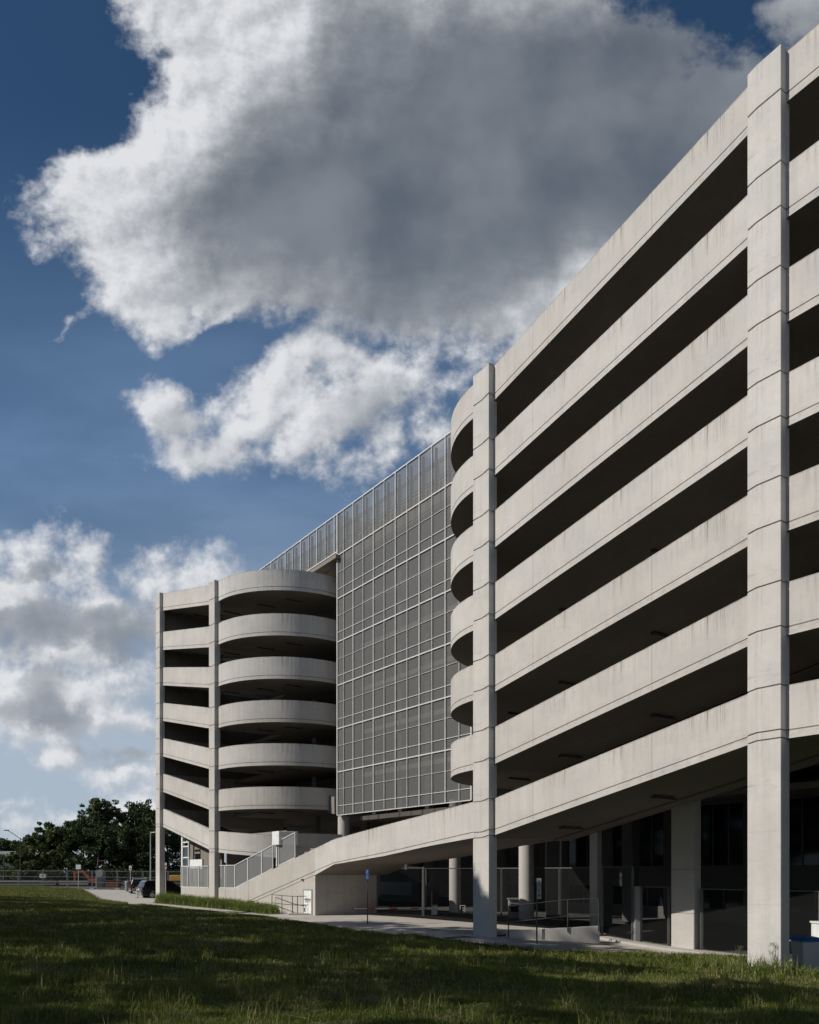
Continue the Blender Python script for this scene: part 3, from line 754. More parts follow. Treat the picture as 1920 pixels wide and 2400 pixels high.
# stair wall (one cast wall with a diagonal shadow gap)
G = [(738.7,2051),(596.6,2113)]; G1 = [(738.7,2041.8),(583,2111.5)]
def pz(x, y, t=0.): return (s_at(x, t), z_at(x, y, t))
gz = -2.75
pan = {'a': [(738.7,1988.5),(738.7,2041.2),(583.4,2110.7),(583.2,2065.3)],
       'b': [(738.7,2042.6),(738.7,2050.3),(596,2112.6),(584.5,2112)],
       }
wallmb = MB()
def wall_poly(poly, t0=0.0, t1=.22, mbx=wallmb):
    pp = poly; n = len(pp)
    v = [(s, t0, z) for s, z in pp]+[(s, t1, z) for s, z in pp]
    ztp = max(z for _, z in pp)
    F = [tuple(range(n)), tuple(range(2*n-1, n-1, -1))]+[(i, i+n, (i+1) % n+n, (i+1) % n) for i in range(n)]
    mbx.add(v, F, [[(v[j][0], .7) for j in f] for f in F])
sR = s_at(738.9); sJ = s_at(583.3); sL = s_at(424); sM = s_at(551.6)
wall_poly([pz(738.9,1988.8), pz(693.5,2010.5), pz(583.6,2065.4), pz(583.6,2110.8), pz(738.9,2041.4)])
wall_poly([pz(738.9,2042.8), pz(585.0,2111.6), pz(598,2111.6), pz(738.9,2050.4)])
wall_poly([pz(738.9,2051.6), pz(598.5,2112.7), pz(590,2116), (s_at(590), gz), (sR, gz)])
wall_poly([pz(583.0,2065.8), pz(551.9,2081.4), (s_at(551.9), gz), (s_at(583.0), gz)])
wall_poly([pz(551.5,2081.5), pz(529,2081.3), (s_at(529), gz), (s_at(551.5), gz)])
wall_poly([pz(528.6,2081.2), pz(424.3,2079), (sL, gz), (s_at(528.6), gz)])
part(wallmb, 'stair_wall', CON_WALL)
mb = MB(); mb.box(s_at(735), s_at(600), .05, .18, gz, -1.4); mb.add([(s_at(x, .06), .06, z_at(x, y, .06)) for x, y in ((737,2000),(737,2060),(560,2100),(560,2085))], [(0,1,2,3)]); part(mb, 'stair_wall_core', CON_IN)
# return wall beside the driveway
mb = MB(); mb.box(sR-.22, sR, .22, 2.0, gz, .1); mb.box(sR-.22, sR-.02, 2.0, 4.2, gz, .1); part(mb, 'return_wall', CON_WALL)
mb = MB(); mb.box(-46, sR-.23, 4.0, 4.2, gz, 2.0); part(mb, 'inner_wall', CON_IN)
# stair flights behind the balustrade
mb = MB()
n = 15
for k in range(n):
    s0 = s_at(552)+(sR-.3-s_at(552))*k/n; s1 = s_at(552)+(sR-.3-s_at(552))*(k+1)/n; z = -1.6+3.0*(k+1)/n
    mb.box(s0, s1, .24, 1.9, z-.5, z)
mb.box(sL, s_at(552), .24, 1.9, -1.9, -1.6)
part(mb, 'stairs', CON_IN)
# balustrade of perforated sheet with white frame
BT = .10
def bal_panel(xa, ya, ta, xb, yb, tb_):
    """x, top y, bottom y at both ends"""
    A1, A2 = pz(xa, ya, BT), pz(xa, ta, BT); B1, B2 = pz(xb, yb, BT), pz(xb, tb_, BT)
    mb = MB(); mb.add([(A2[0],BT,A2[1]),(B2[0],BT,B2[1]),(B1[0],BT,B1[1]),(A1[0],BT,A1[1])], [(0,1,2,3)])
    o = part(mb, 'balustrade_panel', MESH2)
    fr = MB(); w = .055
    c = [(A1[0],BT-.02,A1[1]),(B1[0],BT-.02,B1[1]),(B2[0],BT-.02,B2[1]),(A2[0],BT-.02,A2[1])]
    for p, q in ((0,1),(1,2),(2,3),(3,0)): fr.bar(c[p], c[q], w)
    f = fr.build('frame', SCREENBAR, o, BO)
Pn = [(424.5,2030.7,2078.5),(440.5,2030.6,2079),(467,2030.4,2079.6),(489.5,2030,2080)]
for a, b in zip(Pn[:-1], Pn[1:]): bal_panel(a[0]+.4, a[1], a[2], b[0]-.4, b[1], b[2])
Pn = [(509.5,2029,2080.5),(528.5,2028.5,2081),(551.6,2028,2081.3),(582,2011.8,2065.5),(614.5,1995,2049.5),(641,1980.5,2035.5)]
for a, b in zip(Pn[:-1], Pn[1:]): bal_panel(a[0]+.4, a[1], a[2], b[0]-.4, b[1], b[2])
bal_panel(654.5, 1971, 2029, 693, 1951.6, 2010)
mb = MB(); a0 = pz(650.5, 2031, BT); mb.bar((a0[0],BT,a0[1]), (a0[0],BT,a0[1]+1.55), .14); part(mb, 'stair_post', SCREENBAR)
mb = MB(); q0, q1 = pz(641.5, 1949.5), pz(656, 1980.5); mb.box(q0[0], q1[0]+.1, -.12, 1.2, q1[1], q0[1]); part(mb, 'beam_end', WHITE, bevel=.02)
# parapet across the entry deck
mb = MB(); sq = s_at(657, .4); mb.box(sq-.2, sq, .3, 4.95, .75, 1.60); mb.box(sq-.2, sq, .3, 4.95, 1.63, 2.5); mb.box(sq-.18, sq-.03, .32, 4.93, 1.4, 1.8); part(mb, 'cross_parapet', CON_WALL)
# glazed stair lobby on the left
mb = MB(); g0 = s_at(424.8, .3); mb.box(g0, g0+.30, .3, .5, -1.2, 3.0); part(mb, 'lobby_post', WHITE)
mb = MB(); q0 = pz(431.5, 1984, .4); q1 = pz(444, 2031, .4); mb.box(q0[0]+.05, q1[0], .38, .42, q1[1]-.3, q0[1]); ob = part(mb, 'lobby_glazing', GLASSB)
fr = MB()
for y in (1974, 1984, 2010, 2031):
    z = z_at(438, y, .36); fr.bar((q0[0], .36, z), (q1[0]+.05, .36, z), .10)
fr.bar((q1[0], .36, q1[1]-.3), (q1[0], .36, q0[1]+.3), .12); fr.build('frame', WHITE, ob, BO)
mb = MB(); q0 = pz(446, 2015, .45); q1 = pz(475, 2032, .45); mb.box(q0[0], q1[0], .4, .55, q1[1]-1.2, q0[1]); part(mb, 'lobby_spandrel', WHITE)
mb = MB(); mb.box(s_at(446, 1.2), s_at(520, 1.2), 1.2, 1.4, -2.6, 3.0); part(mb, 'lobby_wall', CON_IN)
# louvres behind the level balustrade
for xa, xb in ((434, 441), (446, 461), (470, 484)):
    mb = MB()
    for k in range(16):
        z = -1.05+k*.085; mb.box(s_at(xa), s_at(xb), .3, .34, z, z+.045)
    part(mb, 'louvre', WHITE)
# service door
mb = MB(); a, b = s_at(713.5), s_at(731.3); d0 = z_at(722, 2143.5); d1 = z_at(722, 2087); mb.box(a, b, -.035, .0-.003, d0, d1); door = part(mb, 'service_door', WHITE)
fr = MB(); fr.box(a-.06, a-.004, -.05, -.003, d0, d1+.06); fr.box(b+.004, b+.06, -.05, -.003, d0, d1+.06); fr.box(a-.004, b+.004, -.05, -.003, d1+.004, d1+.06); fr.build('frame', GREYPL, door, BO)
fr = MB(); fr.box(a+.10, b-.10, -.045, -.036, z_at(722,2111), z_at(722,2106)); fr.build('sign_plate', simple('plate_blue_grey', (.16, .20, .22), .5), door, BO)
fr = MB(); fr.box(a+.14, b-.14, -.045, -.036, z_at(722,2114.5), z_at(722,2113.2)); fr.build('label_strip', DARK, door, BO)
fr = MB(); fr.box(a+.05, a+.16, -.045, -.036, d0+.15, d0+.38); fr.build('grille', DARK, door, BO)
# stain spot on the second column and a drip hook on the stair wall
mb = MB(); hs, hz_ = pz(711, 2062); mb.box(hs-.05, hs+.05, -.12, -.003, hz_-.05, hz_+.04); part(mb, 'wall_spout', DARK)

# --- central screen
SCT = 6.0
def scr_s(px): return s_at(px, SCT)
mods = [807.5,830,853.2,877.5,903,929.2,956.4,985.4,1016,1046.1,1080]
pitch = (scr_s(1046.1)-scr_s(807.5))/9
sS = scr_s(807.5); vs = [sS+k*pitch for k in range(0, 11)]
SL0, SR0 = scr_s(792.5), scr_s(1107)
ZB, ZTOP = 3.95, 24.97; FL = [3.95+3.02*k for k in range(7)]
ZSPL = FL[6]+.28
panel = MB(); panel.add([(SL0,SCT,ZB),(SR0,SCT,ZB),(SR0,SCT,ZTOP),(SL0,SCT,ZTOP)], [(0,1,2,3)])
UPL, UPR = -69.0, -16.0
panel.add([(UPL,SCT,ZSPL),(SL0-.01,SCT,ZSPL),(SL0-.01,SCT,ZTOP),(UPL,SCT,ZTOP)], [(0,1,2,3)])
panel.add([(SR0+.01,SCT,ZSPL),(UPR,SCT,ZSPL),(UPR,SCT,ZTOP),(SR0+.01,SCT,ZTOP)], [(0,1,2,3)])
SCREEN = part(panel, 'mesh_screen', MESH)
def sub(mb, name, mat, par): return mb.build(name, mat, par, BO)
k = 0
s = sS-math.floor((sS-UPL)/pitch)*pitch
while s < UPR:
    idx = round((s-sS)/pitch); thick = (idx % 2 == 1); w = .062 if thick else .036
    lo = ZB if SL0-.1 < s < SR0+.1 else ZSPL
    mb = MB(); mb.box(s-w/2, s+w/2, SCT-.09, SCT-.01, lo, ZTOP); sub(mb, 'mullion', SCREENBAR, SCREEN)
    s += pitch
for s in (SL0, SR0):
    mb = MB(); mb.box(s-.05, s+.05, SCT-.09, SCT+.2, ZB, ZTOP); sub(mb, 'mullion', SCREENBAR, SCREEN)
for j, z in enumerate(FL):
    if j < 6 or True:
        w = .068 if j else .05
        a, b = (SL0, SR0)
        mb = MB(); mb.box(a, b, SCT-.075, SCT-.012, z-w/2, z+w/2); sub(mb, 'transom', SCREENBAR, SCREEN)
    if j < 6:
        for dz, w in ((.66, .035), (1.82, .022)):
            mb = MB(); mb.box(SL0, SR0, SCT-.05, SCT-.012, z+dz-w/2, z+dz+w/2); sub(mb, 'transom', SCREENBAR, SCREEN)
for z, w, a, b in ((ZSPL, .07, UPL, SL0), (ZSPL, .07, SR0, UPR), (ZTOP, .07, UPL, UPR)):
    mb = MB(); mb.box(a, b, SCT-.085, SCT-.005, z-w/2, z+w/2); sub(mb, 'transom', SCREENBAR, SCREEN)
mb = MB()
for a in (UPL,): 
    for z, w in ((23.15,.06),(24.0,.05),(24.14,.05)): mb.box(a, UPR, SCT+.27, SCT+.31, z-w/2, z+w/2)
part(mb, 'roof_rail', STEEL_DK)
mb = MB(); s = sS-math.floor((sS-UPL)/pitch)*pitch
while s < UPR:
    mb.box(s+.03, s+.12, SCT+.12, SCT+.26, FL[6]+.1, ZTOP-.1); s += pitch
part(mb, 'roof_post', STEEL_DK)
mb = MB(); s = sS-math.floor((sS-UPL)/pitch)*pitch
while s < UPR:
    mb.box(s+.35, s+pitch*.95, SCT+.1, SCT+.14, FL[6]+.62, FL[6]+.66); s += pitch
sub(mb, 'cleat', WHITE, SCREEN)
mb = MB(); mb.add([(UPL,SCT+.33,23.16),(UPR,SCT+.33,23.16),(UPR,SCT+.33,23.97),(UPL,SCT+.33,23.97)], [(0,1,2,3)]); part(mb, 'windbreak_sheet', MESH2)
# returns of the screen
mb = MB()
for s in (SL0-.005, SR0+.005): mb.add([(s,SCT,ZB),(s,SCT+3,ZB),(s,SCT+3,ZTOP),(s,SCT,ZTOP)], [(0,1,2,3)])
sub(mb, 'return_panel', MESH, SCREEN)
# floors behind the screen and the body of the car park
for j in range(7):
    mb = MB(); z = FL[j]
    mb.box(-85, 12, 12.0, 33, z-.32, z-.02)
    mb.box(SL0+.3, SR0-.3, SCT+(.62 if j == 6 else 1.6), 12.0-.01, z-.32, z-.02)
    if j == 6: mb.box(UPL, SL0+.29, SCT-.35, 12-.01, z-.30, z-.04); mb.box(SR0-.29, UPR, SCT+.02, 12-.01, z-.30, z-.04)
    part(mb, 'floor_slab', CON_IN)
mb = MB(); mb.box(UPL, UPR, SCT+.45, SCT+.6, 21.55, 23.15); part(mb, 'roof_parapet', CON_IN)
for s in (SL0+1.2, -45.4, -42.3, -39.0, SR0-1.2):
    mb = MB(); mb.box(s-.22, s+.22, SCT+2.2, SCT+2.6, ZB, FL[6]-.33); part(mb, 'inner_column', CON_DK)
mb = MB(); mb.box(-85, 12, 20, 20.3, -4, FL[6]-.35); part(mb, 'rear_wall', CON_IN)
mb = MB(); mb.box(-85, -84.7, 12, 20, -4, FL[6]-.35); part(mb, 'end_wall', CON_IN)
mb = MB(); mb.box(11.7, 12, 12, 20, -4, FL[6]-.35); part(mb, 'end_wall', CON_IN)
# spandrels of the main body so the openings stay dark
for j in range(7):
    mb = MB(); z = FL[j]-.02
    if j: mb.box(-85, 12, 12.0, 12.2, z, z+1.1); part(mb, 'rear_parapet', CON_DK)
# round posts under the screen and ramps
def post(s, t, r, z0, z1, mat=CON_WALL, name='round_column'):
    mb = MB(); mb.tube([(s,t,z0),(s,t,z1)], r, 20); return part(mb, name, mat)
q = s_at(806, 6.6); post(q, 6.6, .42, -2.6, 3.9)
mb = MB(); mb.box(LI+3.0, LI+3.9, 10.2, 10.6, -2.6, 21); part(mb, 'inner_column', CON_IN)
mb = MB(); mb.box(LI-1.0, LI-.3, 8.2, 8.6, -2.6, 21); part(mb, 'inner_column', CON_IN)

# --- ceiling light fittings
def fitting(s, t, z, slope=0., L_=1.3):
    mb = MB(); P = [(s-.09,t-L_/2,z-.10-.09*slope*0),(s+.09,t-L_/2,z-.10),(s+.09,t+L_/2,z-.10),(s-.09,t+L_/2,z-.10)]
    mb.box(s-.07, s+.07, t-L_/2, t+L_/2, z-.12, z-.05); mb.box(s-.03, s+.03, t-L_/2+.15, t-L_/2+.2, z-.05, z+.03); mb.box(s-.03, s+.03, t+L_/2-.2, t+L_/2-.15, z-.05, z+.03)
    o = part(mb, 'ceiling_light', FITG)
    m2 = MB(); m2.box(s-.05, s+.05, t-L_/2+.03, t+L_/2-.03, z-.14, z-.121); m2.build('diffuser', SOFFLAMP, o, BO)
for i in range(7):
    z0 = ZT[i]; z1 = z0+zo(i)
    for s in (-24.3, -19.6, -15.6, -11.2, -7):
        f_ = min(1, max(0, (s-(RI+.55))/(RO-.25-RI-.55))); z = z0+(z1-z0)*f_-BH[i]
        fitting(s, 2.6, z)
    for s in (-60.5, -64.0, -67.2):
        f_ = min(1, max(0, (LI-.6-s)/(LI-.6-LO-.25))); z = z0+(z1-z0)*f_-BH[i]
        fitting(s, 2.6, z)
    if i < 6:
        fitting(-55.6, 3.2, z0-BH[i]+.01); fitting(-53.4, 4.4, z0-BH[i]+.01); fitting(-28.6, 3.6, z0-BH[i]+.01)

for i in range(7):
    z0 = ZT[i]; z1 = z0+zo(i)
    f2 = lambda s: z0+(z1-z0)*min(1, max(0, (s-(RI+.55))/(RO-.25-RI-.55)))-BH[i]-.07
    mb = MB(); mb.tube([(s, 3.75, f2(s)) for s in (-26.5, -22, -18, -14.4, -8, 1)], .035, 6); part(mb, 'conduit', CON_IN)
# --- undercroft on the right: inner columns, glazed wall, low wall
mb = MB(); q0 = s_at(1573, 4.9); q1 = s_at(1627, 4.9); mb.box(q0, q1, 4.9, 5.35, -3.35, 4.0); o = part(mb, 'inner_column', CON_WALL, bevel=.02)
for z in (.10, -1.62): m2 = MB(); m2.box(q0-.002, q1+.002, 4.896, 4.95, z-.006, z+.006); m2.build('joint_line', DARK, o, BO)
for px, t, r, mt in ((1067, 9.3, .38, CON_WALL), (1234, 8.6, .42, CON_WALL), (1306, 10.5, .62, CON_DK), (1178, 12.5, .35, CON_DK)):
    s = s_at(px, t); post(s, t, r, -3.0, 4.6, mt)
for px, t, w in ((1402, 8.2, .75), (1470, 12, .7), (1120, 12, .5), (1010, 13, .5)):
    s = s_at(px, t); mb = MB(); mb.box(s-w/2, s+w/2, t, t+.6, -3.4, 5.2); part(mb, 'inner_column', CON_DK)
mb = MB(); s = s_at(1393, 7.9); mb.box(s-.25, s+.25, 7.85, 8.15, -3.2, 4.6); part(mb, 'inner_column', CON_WALL)
# back wall with two rows of dark windows between piers
TB = 16.0
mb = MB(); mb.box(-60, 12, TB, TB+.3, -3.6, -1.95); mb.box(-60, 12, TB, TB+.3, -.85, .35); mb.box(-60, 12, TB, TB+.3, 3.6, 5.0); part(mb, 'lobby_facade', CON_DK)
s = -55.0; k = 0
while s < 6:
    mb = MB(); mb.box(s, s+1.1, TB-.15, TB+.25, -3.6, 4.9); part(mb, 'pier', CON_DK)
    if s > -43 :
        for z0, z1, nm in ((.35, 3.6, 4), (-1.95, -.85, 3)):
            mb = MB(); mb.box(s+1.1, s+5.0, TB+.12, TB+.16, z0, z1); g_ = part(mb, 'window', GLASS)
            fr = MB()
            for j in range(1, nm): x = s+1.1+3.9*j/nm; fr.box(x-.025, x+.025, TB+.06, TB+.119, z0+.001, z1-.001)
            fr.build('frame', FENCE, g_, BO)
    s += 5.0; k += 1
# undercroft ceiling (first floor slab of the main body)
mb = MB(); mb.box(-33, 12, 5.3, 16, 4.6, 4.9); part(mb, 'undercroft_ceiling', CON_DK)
# dark interior floor
mb = MB(); P = [(-41.8,4.3),(-38.0,9.0),(-30,9.6),(-24.8,8.2),(-24.4,4.95),(6,4.95),(6,16),(-41.8,16)]
FLV = [(s, t, zr(s)+.012) for s, t in P]
def fan_floor():
    m = MB(); ss = np.linspace(-45, 6, 52)
    for a, b in zip(ss[:-1], ss[1:]):
        def t0(s): return float(np.interp(s, [-45,-41.8,-38,-30,-25.0,-24.5,6], [4.3,4.3,9.0,9.6,9.0,4.95,4.95]))
        m.add([(a,t0(a),zr(a)+.012),(b,t0(b),zr(b)+.012),(b,16,zr(b)+.012),(a,16,zr(a)+.012)], [(0,1,2,3)])
    return m
part(fan_floor(), 'undercroft_floor', ASPH)
# slab edge
mb = MB()
ss = np.linspace(-24.5, 6, 30)
for a, b in zip(ss[:-1], ss[1:]):
    za, zb_ = zr(a), zr(b); mb.add([(a,4.3,za-.3),(b,4.3,zb_-.3),(b,4.3,zb_+.10),(a,4.3,za+.10),(a,4.9,za+.10),(b,4.9,zb_+.10),(b,4.9,zb_-.3),(a,4.9,za-.3)], [(0,1,2,3),(3,2,5,4),(4,5,6,7)])
part(mb, 'slab_edge', CON_WALL)
# low wall of the footpath ramp beside the second column
mb = MB(); A_ = Vector(W(-26.0, .55, 0)); 
def st_px(px, k): 
    X, Y, _ = at(px, k); return ST(X, Y)
a = st_px(1186, 34.4); b = st_px(1406, 34.0)
dv = Vector((b[0]-a[0], b[1]-a[1])).normalized(); nn = Vector((-dv.y, dv.x))*.2
za0, zb0 = zr(a[0])-.2, zr(b[0])-.3
P = [(a[0],a[1],za0),(b[0],b[1],zb0),(b[0]+nn.x,b[1]+nn.y,zb0),(a[0]+nn.x,a[1]+nn.y,za0),(a[0],a[1],-2.48),(b[0],b[1],-2.24),(b[0]+nn.x,b[1]+nn.y,-2.24),(a[0]+nn.x,a[1]+nn.y,-2.48)]
mb.add(P, [(3,2,1,0),(4,5,6,7),(0,1,5,4),(1,2,6,5),(2,3,7,6),(3,0,4,7)]); part(mb, 'low_wall', CON_WALL, bevel=.01)
LOWW = (a, b)
for o in bpy.data.objects:
    if o.parent == B and o.name.startswith('_'): pass

# ================================================================== THINGS IN THE SCENE
def rail(name, pts, h, post_idx, rails, label, cat, mat, r=.022, group=None):
    base = pts[0]; e = empty(name, base, label, cat, group)
    for i in post_idx:
        p = pts[i]; mb = MB(); mb.tube([(p[0],p[1],p[2]-.05),(p[0],p[1],p[2]+h)], r, 8); mb.build('post', mat, e, base)
    for hr in rails:
        mb = MB(); mb.tube([(p[0],p[1],p[2]+hr) for p in pts], r*.9, 8); mb.build('rail', mat, e, base)
    return e
def PK(px, py, z): k = -z*1920/(py-2044); return at(px, k, z)
zq = -2.55
p1 = PK(637.5, 2139, zq); p2 = PK(661, 2143, zq); p3 = PK(685.5, 2146, zq); p4 = PK(697.5, 2146.5, zq); p5 = PK(731, 2145, zq)
rail('guard_rail', [p1, p2, p3, p4, p5], 1.13, (0,1,2,3,4), (1.13, .62), 'thin dark steel guard rail in front of the white service door', 'railing', STEEL_DK)
mb = MB(); o3 = Vector(p3); mb.box(p3[0]-.15, p5[0]+.1, p3[1]-.35, p3[1]+1.0, zq-.2, zq+.13); tag(mb.build('step', KERBM, None, (p3[0], p3[1], zq-.2), (p3[0], p3[1], zq-.2)), 'low concrete step at the foot of the rail by the service door', 'step')
a = at(1192, 34.3, -2.72); a2 = at(1258, 34.15, -2.60); b_ = at(1331, 34.1, -2.45); c_ = at(1403, 34.0, -2.40)
rail('guard_rail', [a, a2, b_, c_], 1.30, (0, 1, 2, 3), (1.30, .62), 'dark steel handrail along the low ramp wall right of the second column', 'railing', STEEL_DK, .025)

# mesh fences of the undercroft
def mesh_fence(pts, z0s, h, label, posts_every=2.4, group='mesh fences under the ramps'):
    base = W(pts[0][0], pts[0][1], z0s); e = empty('mesh_fence', base, label, 'fence', group)
    for (a, b) in zip(pts[:-1], pts[1:]):
        L_ = math.hypot(b[0]-a[0], b[1]-a[1]); n = max(1, round(L_/posts_every))
        for k in range(n):
            pa = (a[0]+(b[0]-a[0])*k/n, a[1]+(b[1]-a[1])*k/n); pb = (a[0]+(b[0]-a[0])*(k+1)/n, a[1]+(b[1]-a[1])*(k+1)/n)
            za, zb = zr(pa[0])+.08, zr(pb[0])+.08
            A, C = W(*pa, za), W(*pb, zb)
            mb = MB(); mb.add([A, C, (C[0],C[1],h), (A[0],A[1],h)], [(0,1,2,3)]); mb.build('mesh_panel', MESH3, e, base)
            mb = MB(); mb.bar((A[0],A[1],h), (C[0],C[1],h), .05); mb.bar(A, C, .06); mb.build('rail', FENCE, e, base)
            mb = MB(); mb.bar((A[0],A[1],za-.1), (A[0],A[1],h+.02), .09); mb.build('post', FENCE, e, base)
    A = W(*pts[-1], 0); mb = MB(); mb.bar((A[0],A[1],zr(pts[-1][0])-.1), (A[0],A[1],h+.02), .09); mb.build('post', FENCE, e, base)
mesh_fence([(sR-.05, 4.25), (-38.3, 8.9), (-29.6, 9.6)], -2.5, .22, 'tall dark mesh fence behind the driveway, left of the low ramp wall')
mesh_fence([(s_at(1411, 5.0), 5.0), (s_at(1483, 5.0), 5.0)], -2.9, .22, 'tall mesh gate bay between the low ramp wall and the inner square column', 3)
mesh_fence([(s_at(1503, 5.1), 5.1), (s_at(1568, 5.1), 5.1)], -3.1, -.62, 'lower mesh fence bay left of the inner square column')
mesh_fence([(s_at(1645, 5.1), 5.1), (-8, 5.1), (2, 5.1)], -3.1, -.66, 'lower mesh fence running behind the large front column')
mb = MB(); s = s_at(1493, 5.0); b0 = W(s, 5.0, zr(s)); mb.bar(b0, (b0[0], b0[1], -.6), .28, .2); tag(mb.build('gate_post', GREYPL, None, b0, b0), 'broad grey metal gate post beside the tall mesh gate', 'gate post')

# bits inside the undercroft
def boxed(name, px, k, z, w, d, h, mat, label, cat, extra=None, rz=0.):
    b0 = at(px, k, z); e = empty(name, b0, label, cat, None, rz)
    mb = MB(); mb.box(-w/2, w/2, -d/2, d/2, .0, h); mb.build('body', mat, e, bevel=.02)
    return e
e = boxed('boom_gate', 1018, 49.0, -2.62, .34, .4, .62, WHITE, 'white boom gate with its arm lowered across the driveway', 'barrier')
mb = MB(); mb.bar((-.1,-.24,.45), (-5.6,-.24,.45), .10, .07); mb.build('arm', WHITE, e)
mb = MB()
for k in range(4): mb.bar((-.9-k*1.3,-.24,.45), (-1.4-k*1.3,-.24,.45), .108, .078)
mb.build('arm_stripe', REDP, e)
mb = MB(); mb.box(-.2,.2,-.23,.23,.62,.68); mb.build('lid', GREYPL, e)
e = empty('ticket_reader', at(1084, 50, -2.68), 'small white framed ticket reader with dark screen beside the left round column', 'machine')
mb = MB(); mb.box(-.14,.14,-.1,.1,0,.64); mb.build('body', DARK, e)
mb = MB()
for x0, x1, z0, z1 in ((-.16,-.12,0,.66),(.12,.16,0,.66),(-.12,.12,.62,.66),(-.12,.12,0,.04)): mb.box(x0,x1,-.13,-.101,z0,z1)
mb.build('frame', WHITE, e)
mb = MB()
for k in range(5): mb.box(.0,.10,-.112,-.102,.12+k*.09,.17+k*.09)
mb.build('key', WHITE, e)
e = boxed('pay_station', 1205, 46.5, -2.8, .62, .5, 1.25, GREYPL, 'grey pay station standing behind the mesh fence', 'machine')
mb = MB(); mb.box(-.22,.22,-.262,-.251,.55,1.0); mb.build('screen', GLASS, e)
mb = MB(); mb.box(-.36,.36,-.32,.28,1.25,1.32); mb.build('hood', GREYPL, e)
# slim lit pole
b0 = at(992, 47.5, -2.6); e = empty('lamp_post', b0, 'slim pale pole with a small lamp head near the boom gate', 'lamp post')
mb = MB(); mb.tube([(0,0,0),(0,0,2.9)], [.085,.07], 10); mb.build('pole', WHITE, e)
mb = MB(); mb.box(-1.1,-.93,-.08,.08,2.75,3.05); mb.tube([(-1.0,0,2.9),(0,0,2.85)], .025, 6); mb.build('lamp_head', WHITE, e)
# red post
b0 = PK(1422, 2187, -3.05); e = empty('bollard', b0, 'short red topped post standing inside the mesh gate', 'bollard')
mb = MB(); mb.tube([(0,0,0),(0,0,.42)], .035, 10); mb.build('post', WHITE, e)
mb = MB(); mb.tube([(0,0,.42),(0,0,.66),(0,0,.80),(0,0,.84)], [.075,.085,.06,.03], 12); mb.build('cap', REDP, e)

# blue parking sign
def sign_post(px, py, z, h, plate_h, plate_w, label, kind):
    b0 = PK(px, py, z); e = empty('street_sign', b0, label, 'sign')
    mb = MB(); mb.tube([(0,0,-.1),(0,0,h)], .03, 8); mb.build('pole', STEEL_DK, e)
    return e, h
e, h = sign_post(861.5, 2168, -2.62, 2.74, .48, .16, 'small blue parking sign on a thin pole at the driveway kerb', 'park')
hw = .085
mb = MB(); mb.box(-hw,hw,-.05,-.034,h-.50,h+.0); pl = mb.build('sign_plate', BLUE, e, bevel=.004)
mb = MB()   # letter P and wheelchair user
y0, y1 = -.058, -.0505
mb.box(-.035,-.018,y0,y1,h-.22,h-.05); mb.box(-.018,.03,y0,y1,h-.066,h-.05); mb.box(.018,.034,y0,y1,h-.12,h-.066); mb.box(-.018,.02,y0,y1,h-.135,h-.119)
mb.box(-.05,.06,y0,y1,h-.247,h-.24)
mb.box(-.02,.0,y0,y1,h-.30,h-.28); mb.box(-.02,.0,y0,y1,h-.38,h-.305); mb.box(.0,.03,y0,y1,h-.38,h-.365); mb.box(.03,.045,y0,y1,h-.43,h-.365)
pts = [(-.005+.042*math.cos(t_), (y0+y1)/2, h-.41+.042*math.sin(t_)) for t_ in [R(110+k*22) for k in range(12)]]
mb.tube(pts, .006, 5); mb.build('symbol', WHITE, e)
e, h = sign_post(1258.5, 2207, -2.80, 2.55, .9, .2, 'dark pole with a tall white no parking and turning sign at the low ramp wall', 'np')
sw = .09
mb = MB(); mb.box(-.0,.17,-.05,-.034,h-.83,h); mb.build('sign_plate', simple('sign_grey', (.36,.37,.36), .5), e)
mb = MB(); y0, y1 = -.06, -.0505
cz = h-.22; pts = [(.085+.055*math.cos(R(k*20)), y1, cz+.12*math.sin(R(k*20))) for k in range(19)]; mb.tube(pts, .010, 5)
mb.box(.07,.10,y0,y1,cz-.05,cz+.05); mb.box(.03,.14,y0,y1,h-.44,h-.42); mb.box(.05,.12,y0,y1,h-.50,h-.47); mb.box(.03,.14,y0,y1,h-.56,h-.54)
mb.add([(.08,y0,h-.62),(.14,y0,h-.68),(.08,y0,h-.76)], [(0,1,2)]); mb.box(.035,.06,y0,y1,h-.76,h-.62); mb.build('symbol', BLACKP, e)

# wheelie bin and white cabinet at right
b0 = at(1891, 24.7, -3.10); e = empty('wheelie_bin', b0, 'grey bin with a blue lid beside the large front column', 'bin', None, R(8))
mb = MB(); mb.add([(-.27,-.24,.06),(.27,-.24,.06),(.27,.24,.06),(-.27,.24,.06),(-.33,-.32,1.02),(.33,-.32,1.02),(.33,.32,1.02),(-.33,.32,1.02)], [(3,2,1,0),(4,5,6,7),(0,1,5,4),(1,2,6,5),(2,3,7,6),(3,0,4,7)]); mb.build('body', BIRD, e, bevel=.02)
mb = MB(); mb.box(-.36,.36,-.35,.35,1.03,1.07); mb.add([(-.36,-.35,1.072),(.36,-.35,1.072),(.36,.35,1.072),(-.36,.35,1.072),(-.28,-.25,1.13),(.28,-.25,1.13),(.28,.25,1.16),(-.28,.25,1.16)], [(4,5,6,7),(0,1,5,4),(1,2,6,5),(2,3,7,6),(3,0,4,7)]); mb.build('lid', BLUELID, e)
mb = MB(); mb.tube([(-.30,.40,1.0),(.30,.40,1.0)], .02, 8); mb.build('handle', BIRD, e)
for sx in (-1, 1):
    mb = MB(); mb.tube([(sx*.30,.25,.10),(sx*.24,.25,.10)], .10, 16); mb.build('wheel', RUBBER, e)
b0 = at(1942, 26.0, -3.35); e = empty('utility_cabinet', b0, 'tall white metal cabinet at the right edge beside the bin', 'cabinet')
